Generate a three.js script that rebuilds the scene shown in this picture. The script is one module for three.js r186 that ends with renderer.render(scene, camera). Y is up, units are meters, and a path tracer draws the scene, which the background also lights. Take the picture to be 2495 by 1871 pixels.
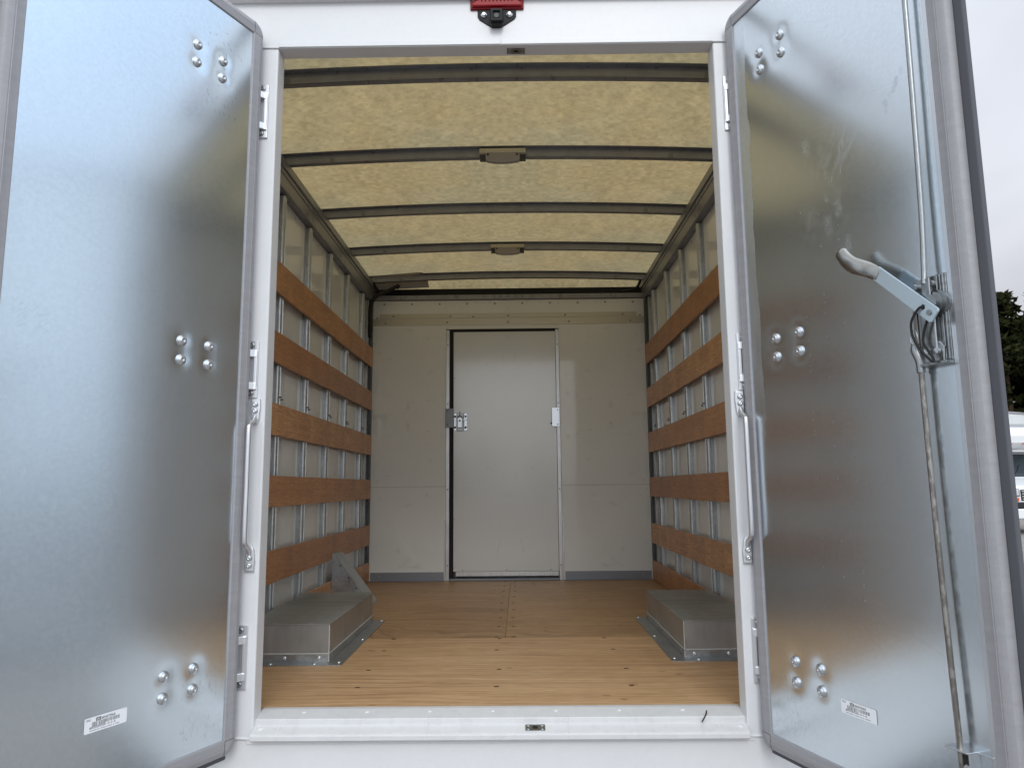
import * as THREE from 'three';
import { RoundedBoxGeometry } from 'three/addons/geometries/RoundedBoxGeometry.js';
import { mergeGeometries, mergeVertices, toCreasedNormals } from 'three/addons/utils/BufferGeometryUtils.js';

// ------------------------------------------------------------------ camera, sky, sun, exposure
const scene = new THREE.Scene();
const camera = new THREE.PerspectiveCamera(55.36, 1024 / 767, 0.05, 400);
camera.position.set(0.0661, 0.6247, 2.1157);
camera.rotation.order = 'YXZ';
camera.rotation.set(0.1389, 0.009, -0.0094);
scene.add(camera);

const renderer = new THREE.WebGLRenderer({ antialias: true });
renderer.setSize(1024, 767);
renderer.toneMapping = THREE.LinearToneMapping;
renderer.toneMappingExposure = 1.15;
renderer.shadowMap.enabled = true;
renderer.shadowMap.type = THREE.PCFSoftShadowMap;

// seeded noise
function hash(ix, iy, s) {
  let h = Math.imul(ix, 374761393) + Math.imul(iy, 668265263) + Math.imul(s, 1274126177);
  h = Math.imul(h ^ (h >>> 13), 1274126177); h ^= h >>> 16;
  return (h >>> 0) / 4294967296;
}
function vnoise(x, y, s = 0) {
  const ix = Math.floor(x), iy = Math.floor(y); let fx = x - ix, fy = y - iy;
  fx = fx * fx * (3 - 2 * fx); fy = fy * fy * (3 - 2 * fy);
  const a = hash(ix, iy, s), b = hash(ix + 1, iy, s), c = hash(ix, iy + 1, s), d = hash(ix + 1, iy + 1, s);
  return a + (b - a) * fx + (c - a) * fy + (a - b - c + d) * fx * fy;
}
function fbm(x, y, o = 4, s = 0) {
  let v = 0, a = 0.5, t = 0;
  for (let i = 0; i < o; i++) { v += a * vnoise(x, y, s + i * 17); t += a; a *= 0.5; x = x * 2.03 + 11.3; y = y * 2.03 + 5.7; }
  return v / t;
}
let rs = 987654321;
function rnd() { rs = Math.imul(rs ^ (rs >>> 15), 2246822519) + 0x9e3779b9 | 0; let t = rs; t = Math.imul(t ^ (t >>> 16), 3266489917); return ((t ^ (t >>> 14)) >>> 0) / 4294967296; }
const clamp = (v, a = 0, b = 1) => Math.min(b, Math.max(a, v));
const sstep = (a, b, x) => { const t = clamp((x - a) / (b - a)); return t * t * (3 - 2 * t); };

// overcast sky, pale near the horizon and cooler overhead, thicker and thinner cloud
const SEED = 34;
const SUN = new THREE.Vector3(0.1, 0.57, 0.81).normalize();
{
  const W = 1024, H = 512, d = new Float32Array(W * H * 4);
  for (let j = 0; j < H; j++) for (let i = 0; i < W; i++) {
    const el = ((j + 0.5) / H - 0.5) * Math.PI, az = ((i + 0.5) / W - 0.5) * Math.PI * 2;
    const y = Math.sin(el), c = Math.cos(el), x = c * Math.cos(az), z = c * Math.sin(az);
    const up = Math.max(y, 0), k = 1.6 / (0.25 + up);
    const cl = fbm(x * k + 3.1, z * k + 1.7, 5, 5), cl2 = fbm(x * k * 0.33 + 9, z * k * 0.33 + 4, 3, SEED);
    const t = Math.pow(up, 0.7);
    const lum = (0.55 + 0.32 * t) * (0.56 + 0.84 * cl);
    const gap = sstep(0.40, 0.60, cl2), blue = clamp(0.07 + 0.14 * up + (0.08 + 0.95 * up) * (0.06 + 0.9 * gap));   // thinner cloud lets blue through
    let r = lum * (0.98 - 0.44 * blue), g = lum * (0.98 - 0.20 * blue), b = lum * (1.025 + 0.12 * blue);
    const ca = 0.5 + 0.5 * (x * SUN.x + y * SUN.y + z * SUN.z), glow = 0.97 * Math.pow(ca, 3);   // brighter cloud towards the hidden sun
    r += glow * (0.93 - 0.3 * blue); g += glow * (0.98 - 0.1 * blue); b += glow * 1.03;
    if (y < -0.01) { r = g = b = 0.2; }
    d.set([r, g, b, 1], (j * W + i) * 4);
  }
  const sky = new THREE.DataTexture(d, W, H, THREE.RGBAFormat, THREE.FloatType);
  sky.mapping = THREE.EquirectangularReflectionMapping; sky.magFilter = sky.minFilter = THREE.LinearFilter; sky.needsUpdate = true;
  scene.background = sky; scene.environment = sky;
  scene.backgroundIntensity = 1; scene.environmentIntensity = 1;
}
const sun = new THREE.DirectionalLight(0xfffaf4, 0.6);
sun.position.copy(SUN).multiplyScalar(30); sun.target.position.set(0, 0, -1); sun.castShadow = true;
sun.shadow.radius = 40; sun.shadow.mapSize.set(2048, 2048);
Object.assign(sun.shadow.camera, { left: -25, right: 25, top: 25, bottom: -25, near: 1, far: 90 });
scene.add(sun, sun.target);

// ------------------------------------------------------------------ helpers
const GY = -0.82;                                   // ground below the cargo floor (y = 0)
function tex(w, h, fn, { srgb = true, repeat = null } = {}) {
  const d = new Uint8Array(w * h * 4);
  for (let j = 0; j < h; j++) for (let i = 0; i < w; i++) {
    const c = fn((i + 0.5) / w, (j + 0.5) / h), o = (j * w + i) * 4;
    if (typeof c === 'number') { d[o] = d[o + 1] = d[o + 2] = clamp(c, 0, 255); } else { d[o] = clamp(c[0], 0, 255); d[o + 1] = clamp(c[1], 0, 255); d[o + 2] = clamp(c[2], 0, 255); }
    d[o + 3] = 255;
  }
  const t = new THREE.DataTexture(d, w, h, THREE.RGBAFormat);
  t.wrapS = t.wrapT = THREE.MirroredRepeatWrapping; t.magFilter = THREE.LinearFilter; t.minFilter = THREE.LinearMipmapLinearFilter; t.generateMipmaps = true;
  if (srgb) t.colorSpace = THREE.SRGBColorSpace;
  if (repeat) t.repeat.set(repeat[0], repeat[1]);
  t.needsUpdate = true; return t;
}
const std = (o) => new THREE.MeshStandardMaterial(o);
const phys = (o) => new THREE.MeshPhysicalMaterial(o);
// uv in metres from the dominant axis of each face
function uvm(g, turn = false, off = [0, 0]) {
  g = g.index ? g.toNonIndexed() : g;
  const p = g.attributes.position, n = g.attributes.normal, uv = new Float32Array(p.count * 2);
  for (let f = 0; f < p.count; f += 3) {
    let ax = 0, ay = 0, az = 0;
    for (let k = 0; k < 3; k++) { ax += Math.abs(n.getX(f + k)); ay += Math.abs(n.getY(f + k)); az += Math.abs(n.getZ(f + k)); }
    for (let k = 0; k < 3; k++) {
      const x = p.getX(f + k), y = p.getY(f + k), z = p.getZ(f + k); let u, v;
      if (ax >= ay && ax >= az) { u = z; v = y; } else if (ay >= az) { u = x; v = z; } else { u = x; v = y; }
      if (turn) [u, v] = [v, u];
      uv[(f + k) * 2] = u + off[0]; uv[(f + k) * 2 + 1] = v + off[1];
    }
  }
  g.setAttribute('uv', new THREE.BufferAttribute(uv, 2)); return g;
}
function box(x0, x1, y0, y1, z0, z1, r = 0, o = {}) {
  const w = x1 - x0, h = y1 - y0, d = z1 - z0;
  const g = r ? new RoundedBoxGeometry(w, h, d, 2, Math.min(r, w / 2.01, h / 2.01, d / 2.01)) : new THREE.BoxGeometry(w, h, d);
  g.translate((x0 + x1) / 2, (y0 + y1) / 2, (z0 + z1) / 2);
  return uvm(g, o.turn, o.off);
}
function clean(list) { return list.map((g) => { g = g.index ? g.toNonIndexed() : g.clone(); for (const k of Object.keys(g.attributes)) if (!['position', 'normal', 'uv'].includes(k)) g.deleteAttribute(k); return g; }); }
const merge = (list) => mergeGeometries(clean(list));
// prism from a 2D outline pts=[[a,b]...] extruded along an axis
function prism(pts, depth, bevel = 0) {
  const s = new THREE.Shape(pts.map(([a, b]) => new THREE.Vector2(a, b)));
  return new THREE.ExtrudeGeometry(s, bevel ? { depth: depth - 2 * bevel, bevelEnabled: true, bevelSize: bevel, bevelThickness: bevel, bevelOffset: -bevel, bevelSegments: 2, curveSegments: 8 } : { depth, bevelEnabled: false, curveSegments: 8 });
}
// extrude (z, y) outline along x from x0 to x1
function along(pts, x0, x1) { const g = prism(pts.map(([z, y]) => [-z, y]), x1 - x0); g.rotateY(Math.PI / 2); g.translate(x0, 0, 0); return uvm(g); }
function tube(pts, r, seg = 40, rad = 10, closed = false) {
  return new THREE.TubeGeometry(new THREE.CatmullRomCurve3(pts.map((p) => new THREE.Vector3(...p)), closed, 'catmullrom', 0.5), seg, r, rad, closed);
}
function cyl(p, r, h, axis = 'y', n = 20, r2 = r) {
  const g = new THREE.CylinderGeometry(r2, r, h, n);
  if (axis === 'z') g.rotateX(Math.PI / 2); if (axis === 'x') g.rotateZ(-Math.PI / 2);
  g.translate(...p); return g;
}
const taken = {};
function numbered(n) { const k = taken[n] ?? 0; taken[n] = k + 1; return k ? `${n}_${String(k).padStart(3, '0')}` : n; }
function shadow(o) { o.castShadow = o.receiveShadow = true; return o; }
function top(name, label, category, pos = [0, 0, 0], group) {
  const o = new THREE.Group(); o.name = numbered(name); o.position.set(...pos); o.userData = { label, category };
  if (group) o.userData.group = group; scene.add(o); return o;
}
function part(name, g, m, parent, label) {
  const o = shadow(new THREE.Mesh(g, m)); o.name = name; parent.add(o);
  if (label) o.userData.label = label; return o;
}

// ------------------------------------------------------------------ materials
const whitePaint = phys({ color: 0xffffff, map: tex(512, 512, (u, v) => {
  const n = fbm(u * 9, v * 9, 4, 3), f = fbm(u * 90, v * 90, 2, 8), sp = vnoise(u * 210, v * 210, 77) > 0.965 ? 10 : 0;
  const k = 223 - 5 * n - 3 * f - sp * n; return [k - 1, k, k + 1.5];
}, { repeat: [1.1, 1.1] }), roughness: 0.38, clearcoat: 0.25, clearcoatRoughness: 0.25 });
const trimGrey = std({ color: 0xb2b1b5, map: tex(256, 256, (u, v) => { const n = fbm(u * 4, v * 60, 3, 21), f = vnoise(u * 200, v * 200, 2); const k = 240 - 14 * n - 7 * f; return [k, k, k]; }, { repeat: [2, 2] }), roughness: 0.5, metalness: 0.15 });
const rubber = std({ color: 0x17171a, roughness: 0.75 });
const sealGrey = std({ color: 0x55565c, roughness: 0.7 });
const blackPlastic = phys({ color: 0x060608, roughness: 0.5, ior: 1.35 });
const zinc = std({ color: 0xd2d6da, metalness: 0.85, roughness: 0.26 });
const zincSkyTint = std({ color: 0xc3d2da, metalness: 0.6, roughness: 0.38 });  // handle arm zinc, its blue is reflected sky put into the colour
const zincDull = std({ color: 0xb5b9bb, metalness: 1, roughness: 0.34, map: tex(256, 256, (u, v) => { const n = fbm(u * 14, v * 14, 4, 61), s = fbm(u * 60, v * 9, 3, 4); const k = 175 + 70 * n + 18 * s; return [k, k, k]; }, { repeat: [9, 9] }) });
const castAlu = std({ color: 0xd9dadd, metalness: 0.85, roughness: 0.36 });
const alu = std({ color: 0xd6d6d6, metalness: 0.9, roughness: 0.33, map: tex(256, 256, (u, v) => { const n = fbm(u * 40, v * 4, 3, 6); const k = 205 + 45 * n; return [k, k, k]; }, { repeat: [3, 3] }) });
// galvanised sheet: spangle patches
function spangle(u, v, f, s) {
  const x = u * f, y = v * f, ix = Math.floor(x), iy = Math.floor(y); let b = 9, id = 0;
  for (let j = -1; j <= 1; j++) for (let i = -1; i <= 1; i++) {
    const cx = ix + i + hash(ix + i, iy + j, s), cy = iy + j + hash(ix + i, iy + j, s + 1), q = (x - cx) ** 2 + (y - cy) ** 2;
    if (q < b) { b = q; id = hash(ix + i, iy + j, s + 2); }
  }
  return id;
}
const galv = std({ color: 0xffffff, metalness: 0.9, roughness: 1, map: tex(512, 512, (u, v) => {
  const k = 172 + 16 * spangle(u, v, 60, 9) + 26 * (fbm(u * 7, v * 7, 4, 14) - 0.5); return [k - 4, k, k + 3];
}, { repeat: [2, 2] }), roughnessMap: tex(512, 512, (u, v) => 92 + 22 * spangle(u, v, 60, 9) + 50 * (fbm(u * 7, v * 7, 4, 24) - 0.5), { srgb: false, repeat: [2, 2] }) });
const galvDusty = std({ color: 0xffffff, metalness: 0.55, roughness: 1, map: tex(512, 512, (u, v) => {
  const n = fbm(u * 5, v * 5, 5, 41), s = fbm(u * 3, v * 40, 3, 42); const k = 148 + 46 * (n - 0.5) + 24 * (s - 0.5) + 8 * spangle(u, v, 50, 3); return [k - 3, k, k - 2];
}, { repeat: [1.3, 1.3] }), roughnessMap: tex(256, 256, (u, v) => 130 + 60 * (fbm(u * 6, v * 6, 4, 51) - 0.5), { srgb: false, repeat: [1.3, 1.3] }) });
const galvStud = std({ color: 0xffffff, metalness: 0.9, roughness: 1, map: tex(256, 512, (u, v) => {
  const k = 178 + 30 * (fbm(u * 40, v * 40, 3, 91) - 0.5) + 10 * spangle(u, v, 40, 19) + 12 * (fbm(u * 3, v * 8, 3, 7) - 0.5); return [k - 4, k, k + 1];
}, { repeat: [3, 1.5] }), roughnessMap: tex(256, 256, (u, v) => 86 + 26 * fbm(u * 30, v * 30, 3, 92), { srgb: false, repeat: [3, 3] }) });
const darkSteel = std({ color: 0x6d7076, metalness: 0.6, roughness: 0.5, map: tex(256, 256, (u, v) => { const k = 200 + 90 * (fbm(u * 12, v * 12, 4, 71) - 0.5); return [k, k, k]; }, { repeat: [3, 3] }) });
const bowSteel = std({ color: 0xaeb0b6, metalness: 0.5, roughness: 0.4, map: tex(512, 128, (u, v) => { const k = 205 + 26 * (fbm(u * 30, v * 5, 4, 81) - 0.5) + 26 * (fbm(u * 6, v * 60, 3, 82) - 0.5) - (fbm(u * 40, v * 8, 3, 83) > 0.74 ? 30 : 0); return [k, k, k]; }, { repeat: [1, 3] }) });
const frp = phys({ color: 0xffffff, map: tex(512, 512, (u, v) => {
  const n = fbm(u * 5, v * 5, 4, 101), f = fbm(u * 60, v * 60, 2, 102), sm = fbm(u * 16, v * 22, 4, 103);
  const k = 220 + 6 * (n - 0.5) + 3 * (f - 0.5) - (sm > 0.7 ? 9 * (sm - 0.7) / 0.1 : 0); return [k - 3, k, k - 1];
}, { repeat: [0.9, 0.9] }), roughness: 0.5, ior: 1.7, clearcoat: 0.9, clearcoatRoughness: 0.06 });
const doorFrp = phys({ color: 0xffffff, map: tex(512, 512, (u, v) => {
  const n = fbm(u * 5, v * 5, 4, 111), sc = vnoise(u * 70 + v * 24, v * 8 - u * 2, 112), sp = vnoise(u * 120, v * 120, 114) > 0.975 ? 26 : 0;
  const k = 206 + 6 * (n - 0.5) - (sc > 0.93 && n > 0.52 ? 16 : 0) - (fbm(u * 6, v * 6, 2, 115) > 0.6 ? sp : 0); return [k - 3, k, k];
}, { repeat: [1.3, 0.9] }), roughness: 0.24, ior: 1.9, clearcoat: 0.9, clearcoatRoughness: 0.10 });

// plywood: rotary-cut face veneer, grain along u
function ply(w, h, { base, dark, seed, swirl = 0.25, streak = 1, knots = [] }) {
  return tex(w, h, (u, v) => {
    const U = u * (w / h);
    const wp = fbm(U * 1.3, v * 2.2, 4, seed) * swirl * 6 + fbm(U * 0.7, v * 6, 3, seed + 4) * swirl * 2;
    const rp = (v * 20 + wp * 2.2), rf = rp - Math.floor(rp), ring = 0.5 + 0.5 * Math.sin((v * 7 + wp) * 6.283), line = sstep(0.72, 0.97, rf) * (1 - sstep(0.97, 1.0, rf)) * sstep(0.42, 0.6, fbm(U * 1.6 + 7, v * 4, 3, seed + 55)), fine = fbm(U * 3.2 + wp * 0.12, v * 95 + wp * 5, 3, seed + 9), pore = vnoise(U * 11, v * 330 + wp * 6, seed + 13);
    const tone = fbm(U * 1.1, v * 1.7, 3, seed + 21);
    let k = 0.30 * (fbm(U * 26 + wp, v * 60, 3, seed + 77) - 0.5) + 0.06 * Math.pow(ring, 4) * streak + 0.46 * line + 0.9 * (fine - 0.42) * streak + 0.14 * (pore > 0.72 ? 1 : 0) * streak + 0.42 * (tone - 0.45);
    for (const [kx, ky, a, b, rot] of knots) {
      const dx = U - kx, dy = v - ky, c = Math.cos(rot), s = Math.sin(rot), X = (dx * c + dy * s) / a, Y = (dy * c - dx * s) / b, q = X * X + Y * Y;
      const j = q + 0.5 * (vnoise(U * 90, v * 90, seed + 40) - 0.5); if (j < 1) k += 0.75 * (1 - j * 0.5);
    }
    k = clamp(k, -0.25, 1.2);
    return [base[0] + (dark[0] - base[0]) * k, base[1] + (dark[1] - base[1]) * k, base[2] + (dark[2] - base[2]) * k];
  });
}
const fk = []; { rs = 4242; for (let i = 0; i < 16; i++) fk.push([rnd() * 2, 0.04 + rnd() * 0.92, 0.010 + rnd() * 0.009, 0.004 + rnd() * 0.004, (rnd() - 0.5) * 0.8]); }
const fk2 = []; { rs = 777; for (let i = 0; i < 18; i++) fk2.push([rnd(), 0.03 + rnd() * 0.94, 0.006 + rnd() * 0.008, 0.0025 + rnd() * 0.003, (rnd() - 0.5) * 0.8]); }
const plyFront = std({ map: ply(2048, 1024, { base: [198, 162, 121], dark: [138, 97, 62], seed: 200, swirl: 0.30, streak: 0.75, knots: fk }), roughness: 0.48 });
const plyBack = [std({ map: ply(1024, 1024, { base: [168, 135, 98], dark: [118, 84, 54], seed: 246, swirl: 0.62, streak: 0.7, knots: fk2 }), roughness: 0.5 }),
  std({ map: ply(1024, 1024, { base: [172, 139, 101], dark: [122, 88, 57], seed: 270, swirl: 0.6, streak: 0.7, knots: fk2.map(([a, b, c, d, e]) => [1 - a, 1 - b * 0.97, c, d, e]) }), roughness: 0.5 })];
const slatMats = [300, 330, 360].map((s, i) => phys({ map: ply(2048, 96, { base: [[190, 136, 88], [176, 122, 76], [196, 145, 97]][i], dark: [108, 69, 41], seed: s, swirl: 0.16, streak: 0.9 }), roughness: 0.5, clearcoat: 0.25, clearcoatRoughness: 0.25 }));
const plyEdge = std({ color: 0x7d522f, roughness: 0.7 });
const nailDark = std({ color: 0x2b211a, roughness: 0.6 });

// translucent glass-fibre roof sheet
const roofSheet = phys({ color: 0xffffff, map: tex(1024, 1024, (u, v) => {
  const a = fbm(u * 16 + v * 3, v * 13 - u * 4, 4, 400), b = fbm(u * 60, v * 60, 3, 401), fib = vnoise(u * 150 + fbm(u * 10, v * 10, 2, 403) * 30, v * 150 - u * 90, 402), w = fbm(u * 4, v * 4, 3, 404);
  const k = 0.81 + 0.10 * (a - 0.5) + 0.17 * (b - 0.5) + 0.06 * (fib - 0.5), warm = (w - 0.5) * 12;
  return [228 * k + warm, 205 * k, 152 * k - warm];
}, { repeat: [0.8, 0.8] }), roughness: 0.95, transmission: 0.54, thickness: 0, side: THREE.DoubleSide });
// ground: worn gravelly tarmac
const gravel = std({ map: tex(1024, 1024, (u, v) => {
  const n = fbm(u * 300, v * 300, 2, 500), l = fbm(u * 5, v * 5, 4, 501), s = vnoise(u * 420, v * 420, 502); const k = 128 + 70 * (n - 0.5) + 26 * (l - 0.5) + (s > 0.8 ? 34 : 0) - (s < 0.12 ? 30 : 0);
  return [k + 8, k + 2, k - 4];
}, { repeat: [0.4, 0.4] }), roughness: 0.95 });

// ------------------------------------------------------------------ ground
{
  const g = new THREE.PlaneGeometry(360, 360, 1, 1); g.rotateX(-Math.PI / 2); g.translate(0, GY, 0);
  const o = part('ground', uvm(g), gravel, scene); o.userData = { kind: 'structure', label: 'grey brown gravelly tarmac of the lot', category: 'ground' };
}

// ------------------------------------------------------------------ the truck whose open cargo box fills the picture
const truck = top('box_truck', 'white box truck seen into its open cargo box through both rear doors', 'box truck', [0, GY, 0]);
const P = (name, g, m, label) => { const o = part(name, g, m, truck, label); o.position.y = -GY; return o; };
const S = (parent, name, g, m, pos, rot, label) => { const o = part(name, g, m, parent, label); if (pos) o.position.set(...pos); if (rot) o.rotation.set(...rot); return o; };

// small fasteners, shared
const lathe = (pts, n = 14) => new THREE.LatheGeometry(pts.map(([r, y]) => new THREE.Vector2(r, y)), n);
const boltZ = lathe([[0.0001, 0.0042], [0.0035, 0.0044], [0.0042, 0.0062], [0.0065, 0.0064], [0.0088, 0.0042], [0.0098, 0.0030], [0.0135, 0.0022], [0.0138, 0.0004], [0.0138, -0.002]], 24).rotateX(Math.PI / 2);
const screwZ = lathe([[0.0001, 0.003], [0.002, 0.003], [0.0028, 0.0042], [0.0055, 0.0036], [0.0075, 0.0012], [0.0078, -0.001]], 14).rotateX(Math.PI / 2);
const rivetZ = lathe([[0.0001, 0.0028], [0.0022, 0.0025], [0.0042, 0.001], [0.0046, -0.001]], 10).rotateX(Math.PI / 2);
const holeZ = lathe([[0.0001, 0.0008], [0.0035, 0.0008], [0.0038, -0.001]], 10).rotateX(Math.PI / 2);

// --- rear frame
const frame = P('rear_frame', merge([box(-1.035, 1.035, 2.02, 2.125, -0.05, -0.002, 0.004)]), whitePaint);
S(frame, 'header_panel', box(-1.035, 1.035, 1.989, 2.16, -0.060, 0, 0.004), whitePaint);
S(frame, 'drip_rail', box(-1.05, 1.05, 2.142, 2.23, -0.06, 0.024, 0.006), whitePaint);
S(frame, 'rear_post', box(-1.035, -0.674, -0.055, 1.9885, -0.062, 0, 0.005), whitePaint);
S(frame, 'rear_post', box(0.682, 1.035, -0.055, 1.9885, -0.066, 0, 0.005), whitePaint);
S(frame, 'header_strip', box(-0.672, 0.022, 1.9915, 2.0075, 0.0, 0.003, 0.0007), whitePaint);
S(frame, 'header_strip', box(0.0235, 0.68, 1.9915, 2.0065, 0.0, 0.0022, 0.0006), whitePaint);
// weld beads where posts meet header and sill
function bead(x0, x1, y, r = 0.003) { const pts = []; for (let i = 0; i <= 14; i++) pts.push([x0 + (x1 - x0) * i / 14, y + 0.0012 * (hash(i, 3, Math.round(x0 * 100)) - 0.5), 0.0006]); return tube(pts, r, 30, 6); }
S(frame, 'weld_bead', bead(-1.0, -0.672, 1.9905), whitePaint); S(frame, 'weld_bead', bead(0.68, 1.0, 1.9905), whitePaint);
S(frame, 'weld_bead', bead(-1.0, -0.665, -0.054, 0.004), whitePaint); S(frame, 'weld_bead', bead(0.672, 1.0, -0.054, 0.004), whitePaint);
const sillOut = [[-0.072, 0.002], [-0.017, -0.0085], [-0.015, -0.0105], [-0.015, -0.0235], [0.020, -0.0365], [0.0235, -0.0385], [0.0245, -0.0425], [0.0242, -0.053], [0.021, -0.0565], [0.001, -0.0575], [-0.09, -0.0575], [-0.09, 0.002]];
const sillPaint = phys({ color: 0xffffff, map: tex(1024, 128, (u, v) => { const k = 216 - 8 * fbm(u * 30, v * 6, 4, 610) - (vnoise(u * 330, v * 70, 611) > 0.955 && fbm(u * 5, v * 2, 2, 612) > 0.5 ? 60 : 0) - 5 * sstep(0.55, 0.8, fbm(u * 50, v * 9, 3, 613)); return [k, k, k]; }, { repeat: [1, 6] }), roughness: 0.4, clearcoat: 0.2 });
const sill = S(frame, 'door_sill', along(sillOut, -0.674, 0.682), sillPaint);
S(frame, 'bottom_panel', box(-1.035, 1.035, -0.33, -0.0555, -0.06, 0.0, 0.004), whitePaint);
S(frame, 'sill_strip', box(-0.69, 0.04, -0.0685, -0.0572, 0.0, 0.003, 0.0007), whitePaint);
S(frame, 'sill_strip', box(0.0415, 0.70, -0.0665, -0.0572, 0.0, 0.0024, 0.0007), whitePaint);
for (const [x, y] of [[-0.655, -0.036], [0.664, -0.036]]) { // blobs of sealant in the sill corners
  const g = new THREE.SphereGeometry(0.014, 14, 10); g.scale(1, 0.75, 0.8); S(frame, 'sealant_blob', g, whitePaint, [x, y, -0.004]);
}
for (let i = 0; i < 8; i++) S(frame, 'sill_screw', lathe([[0.0001, 0.0016], [0.005, 0.0016], [0.0065, 0.0006], [0.0066, -0.001]], 12), whitePaint, [-0.55 + i * 0.178, -0.0005, -0.055], [0.19, 0, 0]);
function strike(y, x0, x1, z0, z1, dir, tilt = 0) {
  const s = new THREE.Shape(); const w = (x1 - x0) / 2, d = (z1 - z0) / 2;
  s.moveTo(-w, -d); s.lineTo(w, -d); s.lineTo(w, d); s.lineTo(-w, d); s.lineTo(-w, -d);
  const h = new THREE.Path(); h.absellipse(0, 0, 0.0075, 0.0065, 0, Math.PI * 2, true); s.holes.push(h);
  const g = new THREE.ExtrudeGeometry(s, { depth: 0.002, bevelEnabled: false, curveSegments: 10 }); g.rotateX(Math.PI / 2);
  const pl = S(frame, 'strike_plate', uvm(g), zincDull, [(x0 + x1) / 2, y + (dir > 0 ? 0.0022 : -0.0002), (z0 + z1) / 2], [tilt, 0, 0]);
  for (const a of [-1, 1]) for (const b of [-1, 1]) { const r = part('rivet', rivetZ, zincDull, frame); r.position.set((x0 + x1) / 2 + a * w * 0.72, y + dir * 0.0022 + (dir > 0 ? -b * d * 0.62 * Math.sin(tilt) : 0), (z0 + z1) / 2 + b * d * 0.62); r.rotation.x = -dir * Math.PI / 2 + tilt; }
  S(frame, 'bolt_hole', new THREE.CircleGeometry(0.0074, 16).rotateX(-dir * Math.PI / 2), rubber, [(x0 + x1) / 2, y + dir * 0.0006, (z0 + z1) / 2], [tilt, 0, 0]);
  return pl;
}
strike(1.989, 0.041, 0.097, -0.046, -0.016, -1);
strike(-0.0305, 0.075, 0.129, -0.008, 0.015, 1, 0.376);

// --- brake light and reversing camera on the header
{
  const red = phys({ color: 0x8e0510, roughness: 0.4, ior: 1.4 }), redDark = phys({ color: 0x700410, roughness: 0.5, ior: 1.35 });
  const L = P('brake_light', box(-0.073, 0.095, 2.106, 2.165, -0.001, 0.008, 0.003), redDark);
  const g = prism([[-0.066, 2.112], [0.089, 2.112], [0.089, 2.122], [0.078, 2.132], [0.06, 2.137], [-0.037, 2.137], [-0.055, 2.132], [-0.066, 2.122]], 0.014, 0.004); g.translate(0, 0, 0.006);
  S(L, 'lens', g, red);
for (let i = 0; i < 9; i++) S(L, 'lens_dot', new THREE.SphereGeometry(0.0022, 8, 6), red, [-0.036 + i * 0.0118, 2.130, 0.0185]);
  for (const x of [-0.06, 0.083]) S(L, 'screw', screwZ, zincDull, [x, 2.141, 0.0085]);
  const C = P('rear_camera', (() => { const q = prism([[-0.05, 2.1068], [0.071, 2.1068], [0.071, 2.084], [0.066, 2.075], [0.026, 2.048], [0.018, 2.0455], [-0.001, 2.0455], [-0.008, 2.048], [-0.044, 2.073], [-0.05, 2.083]], 0.006, 0.0015); q.translate(0, 0, -0.0005); return q; })(), blackPlastic);
  S(C, 'housing', box(-0.011, 0.031, 2.044, 2.094, 0.002, 0.032, 0.008), blackPlastic);
  S(C, 'bezel', (() => { const s = new THREE.Shape([[-0.017, -0.019], [0.017, -0.019], [0.017, 0.019], [-0.017, 0.019]].map((q) => new THREE.Vector2(...q))); const h = new THREE.Path([[-0.012, -0.014], [-0.012, 0.014], [0.012, 0.014], [0.012, -0.014]].map((q) => new THREE.Vector2(...q))); s.holes.push(h); const q = new THREE.ExtrudeGeometry(s, { depth: 0.004, bevelEnabled: true, bevelSize: 0.0012, bevelThickness: 0.0012, bevelSegments: 2 }); q.translate(0.01, 2.068, 0.0318); return q; })(), blackPlastic);
  S(C, 'lens', cyl([0.01, 2.067, 0.0325], 0.0075, 0.003, 'z', 20), phys({ color: 0x040409, roughness: 0.35 }));
  for (const x of [-0.03, 0.05]) { S(C, 'bolt', boltZ.clone().scale(0.72, 0.72, 1.0), zinc, [x, 2.0885, 0.0055]); S(C, 'bolt_tip', cyl([x, 2.0885, 0.010], 0.0044, 0.005, 'z', 14), zinc); }
}

// --- hinges and grab handles on the posts
function hinge(sg, x, y0, y1) { // sg -1 left, 1 right ; x = inner edge
  const xo = x + sg * 0.048, X0 = Math.min(x, xo), X1 = Math.max(x, xo);
  const h = P('hinge', box(X0, X1, y0, y1, 0.0002, 0.0065, 0.0015), castAlu);
  const xi = x + sg * 0.013, A = Math.min(x, xi), B = Math.max(x, xi);
  S(h, 'edge_rib', box(A + 0.001, B - 0.001, y0 + 0.034, y1 - 0.034, 0.0055, 0.0125, 0.0025), castAlu);
  for (const [ya, yb] of [[y0 + 0.026, y0 + 0.048], [y1 - 0.048, y1 - 0.026]]) {
    const g = prism([[0, 0.004], [0.03, 0.004], [0.03, 0.022], [0.02, 0.026], [0.006, 0.014], [0, 0.0125]], yb - ya, 0.002); g.rotateX(-Math.PI / 2); // a along x, b -> -z
    g.scale(sg, 1, -1); if (sg > 0) { const ix = g.index; } const q = g.index ? g.toNonIndexed() : g;
    q.translate(x + sg * 0.002, ya, 0); q.computeVertexNormals(); S(h, 'knuckle', q, castAlu);
  }
  S(h, 'pin', cyl([x + sg * 0.03, (y0 + y1) / 2, 0.02], 0.006, y1 - y0 - 0.05, 'y', 16), castAlu);
  for (const y of [y0 + 0.014, y1 - 0.014]) S(h, 'screw', screwZ.clone().scale(1.15, 1.15, 1), zincDull, [x + sg * 0.018, y, 0.0065]);
}
for (const [y0, y1] of [[1.69, 1.864], [0.886, 1.056], [0.075, 0.247]]) hinge(-1, -0.698, y0, y1);
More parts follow.
